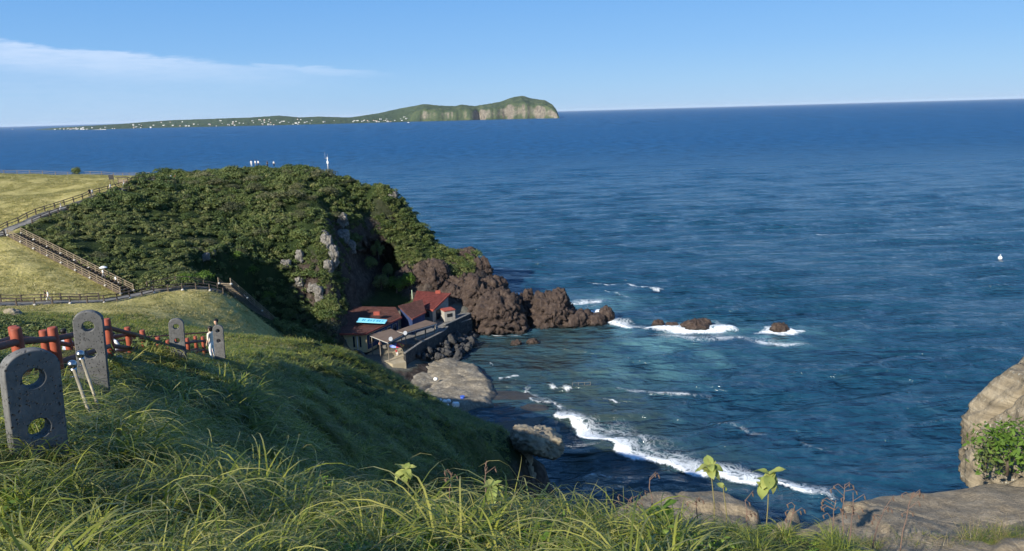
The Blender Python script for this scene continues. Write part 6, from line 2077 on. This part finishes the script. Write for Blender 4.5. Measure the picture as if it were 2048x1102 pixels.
def build_island():
    n, m_ = 520, 44
    us = np.linspace(72, 1118.5, n)
    sk = np.interp(us, [a for a, b in SKY_], [b for a, b in SKY_]); co = np.interp(us, [a for a, b in COAST], [b for a, b in COAST])
    V = np.zeros((m_, n, 3))
    cl = smooth(us, 790, 850)
    for i, u in enumerate(us):
        c = PZ(u, co[i], 0)
        dep = 1100 * (1 - cl[i]) + 330 * cl[i]
        dep *= 0.25 + 0.75 * smooth(u, 70, 240)
        notch = 0
        if cl[i] > 0:
            notch = 120 * (math.exp(-((u - 958) / 9) ** 2) + 0.9 * math.exp(-((u - 1012) / 11) ** 2) + 0.4 * math.exp(-((u - 1075) / 14) ** 2)) + 26 * float(vnoise(u / 9.0, 3.3, 0, 5)) + 5 * float(vnoise(u / 3.6, 1.3, 0, 6))
            dep = max(dep * (1 - smooth(u, 1085, 1119)) + 120 * smooth(u, 1085, 1119), 60)
        d_top = c[1] + dep + notch * 0.5
        top = P(u, sk[i], d_top)
        dirn = c[:2] / np.linalg.norm(c[:2])
        for j in range(m_):
            v = j / (m_ - 1) * 1.3
            lowf = v ** 1.2 if v <= 1 else 1 - (v - 1) * 2.2
            clf = (0.62 * smooth(v, 0.0, 0.22) + 0.38 * v) if v <= 1 else 1 - (v - 1) * 2
            f = lowf * (1 - cl[i]) + clf * cl[i]
            off = v * dep + notch * max(0, 1 - v) 
            xy = c[:2] + dirn * off
            # keep the ridge on the skyline sight line
            h = top[2] * f + (3 if cl[i] < .5 else 5) * float(vnoise(u / 5, v * 9, 0, 4)) * min(1, 4 * v) * (0.3 if v > 0.9 else 1)
            V[j, i] = (xy[0], xy[1], max(h, -3) if v > 0 else -3)
    me = mesh_np('island', V.reshape(-1, 3), grid_faces(m_, n), None, True)
    clv = np.tile(cl, (m_, 1))
    vfl(me, 'cliff', clv.ravel())

    def b(t):
        p = pos(t)
        g = t.node('ShaderNodeNewGeometry', 1)
        sx = t.n.new('ShaderNodeSeparateXYZ'); t.l.new(g, sx.inputs[0])
        n_ = t.noise(p, 0.012, 7, 0.7)
        f_ = t.noise(p, 0.05, 4, 0.7)
        green = t.ramp(t.m('MULTIPLY_ADD', f_, 0.4, t.m('MULTIPLY', n_, 0.6)), [(0.36, (0.022, 0.038, 0.022)), (0.5, (0.042, 0.062, 0.03)), (0.62, (0.09, 0.105, 0.05))])
        wood = t.ramp(n_, [(0.35, (0.022, 0.040, 0.022)), (0.65, (0.055, 0.08, 0.035))])
        c = t.mix(attr(t, 'cliff', 2), wood, green)
        rock = t.ramp(f_, [(0.3, (0.07, 0.06, 0.05)), (0.55, (0.19, 0.165, 0.13)), (0.75, (0.32, 0.29, 0.24))])
        steep = t.m('MULTIPLY', t.ss(t.m('ADD', sx.outputs[2], t.m('MULTIPLY', t.m('SUBTRACT', n_, 0.5), 0.9)), 0.58, 0.28), attr(t, 'cliff', 2))
        c = t.mix(steep, c, rock)
        return principled(t, c, 0.95, bump(t, f_, 0.8, 6.0), 0.1)
    me.materials.append(material('island_ground', b))
    link('island', me, kind='structure')
    return us, V


us, IV = build_island()
# low lava shore and sand
M_HW = simple_mat('house_white', (0.48, 0.47, 0.45), (0.60, 0.59, 0.57), 0.05, 0.8, 0, 0)
M_HR = simple_mat('house_roof', (0.30, 0.30, 0.30), (0.42, 0.40, 0.38), 0.05, 0.8, 0, 0)
M_HRR = simple_mat('house_red_roof', (0.38, 0.14, 0.09), (0.45, 0.2, 0.12), 0.05, 0.8, 0, 0)


def far_house_mesh(name, w, d, h, mats, gable):
    V = [(-w / 2, -d / 2, -4), (w / 2, -d / 2, -4), (w / 2, d / 2, -4), (-w / 2, d / 2, -4), (-w / 2, -d / 2, h), (w / 2, -d / 2, h), (w / 2, d / 2, h), (-w / 2, d / 2, h), (-w / 2, 0, h + gable), (w / 2, 0, h + gable)]
    F = [(0, 1, 5, 4), (1, 2, 6, 9, 5), (2, 3, 7, 6), (3, 0, 4, 8, 7), (4, 5, 9, 8), (6, 7, 8, 9)]
    me = mesh_np(name, V, F, mats[0]); me.materials.append(mats[1])
    me.polygons[4].material_index = me.polygons[5].material_index = 1
    return me


HM = [far_house_mesh('island_house', 14, 10, 7, (M_HW, M_HR), 3), far_house_mesh('island_house', 22, 11, 9, (M_HW, M_HR), 2), far_house_mesh('island_house', 12, 10, 6, (M_HW, M_HRR), 4), far_house_mesh('island_house', 18, 12, 13, (M_HW, M_HR), 1)]
rg = np.random.RandomState(31)
spots = []
for _ in range(34): spots.append((rg.normal(165, 32), rg.uniform(0.05, 0.5), 'in the left island village', 'left village houses'))
for _ in range(46): spots.append((rg.normal(560, 60), rg.uniform(0.05, 0.7), 'in the middle island village', 'middle village houses'))
for _ in range(30): spots.append((rg.uniform(240, 480), rg.uniform(0.03, 0.8), 'on the low island fields', 'scattered island houses'))
for k in range(26): spots.append((rg.uniform(690, 815), rg.choice([0.12, 0.22, 0.34]) + rg.normal(0, 0.02), 'in rows below the island hill', 'houses below the island hill'))
for u, v, wh, grp in spots:
    if not 90 < u < 822: continue
    i = int(np.clip(np.searchsorted(us, u), 0, len(us) - 1)); j = int(np.clip(v / 1.3 * 43, 1, 40))
    q = IV[j, i]
    red_ = rg.rand() < 0.2
    mi = 2 if red_ else rg.choice([0, 1, 3], p=[.45, .4, .15])
    o = link('island_house', HM[mi], None, q, ('white walled house with a red roof %s' if red_ else 'tall white block %s' if mi == 3 else 'white house %s') % wh, 'house', ('red roofed ' if red_ else 'tall ' if mi == 3 else '') + grp)
    s = rg.uniform(0.45, 0.9) * (0.75 if u > 680 else 1.0)
    o.scale = (s * (1.5 if u > 680 else 1), s, s * rg.uniform(0.7, 1.1)); o.rotation_euler = (0, 0, rg.uniform(-0.5, 0.5) + 0.3)
# beach of the left village
V = []
for k in range(30):
    a, b = PZ(128 + k * 2.9, 259.6, 0), PZ(128 + k * 2.9, 258.0, 0)
    b[2] = 2.5; a[2] = -0.3
    V += [tuple(a), tuple(b)]
link('beach', mesh_np('beach', V, [(2 * k, 2 * k + 2, 2 * k + 3, 2 * k + 1) for k in range(29)], simple_mat('pale_sand', (0.55, 0.52, 0.45), (0.65, 0.62, 0.54), 0.02, 0.9, 0, 0)), kind='structure')

# ------------------------------------------------------------------ the air
def m_haze():
    m = bpy.data.materials.new('haze'); m.use_nodes = True
    t = m.node_tree; t.nodes.clear()
    o = t.nodes.new('ShaderNodeOutputMaterial'); v = t.nodes.new('ShaderNodeVolumePrincipled')
    v.inputs['Color'].default_value = (0.72, 0.85, 1.0, 1); v.inputs['Density'].default_value = 1.3e-5; v.inputs['Anisotropy'].default_value = 0.0
    t.links.new(v.outputs[0], o.inputs['Volume'])
    return m


if HAZE:
    hb = box_mesh('haze', 160000, 84000, 190, m_haze())
    link('haze', hb, None, (0, 38000, -14), kind='stuff')
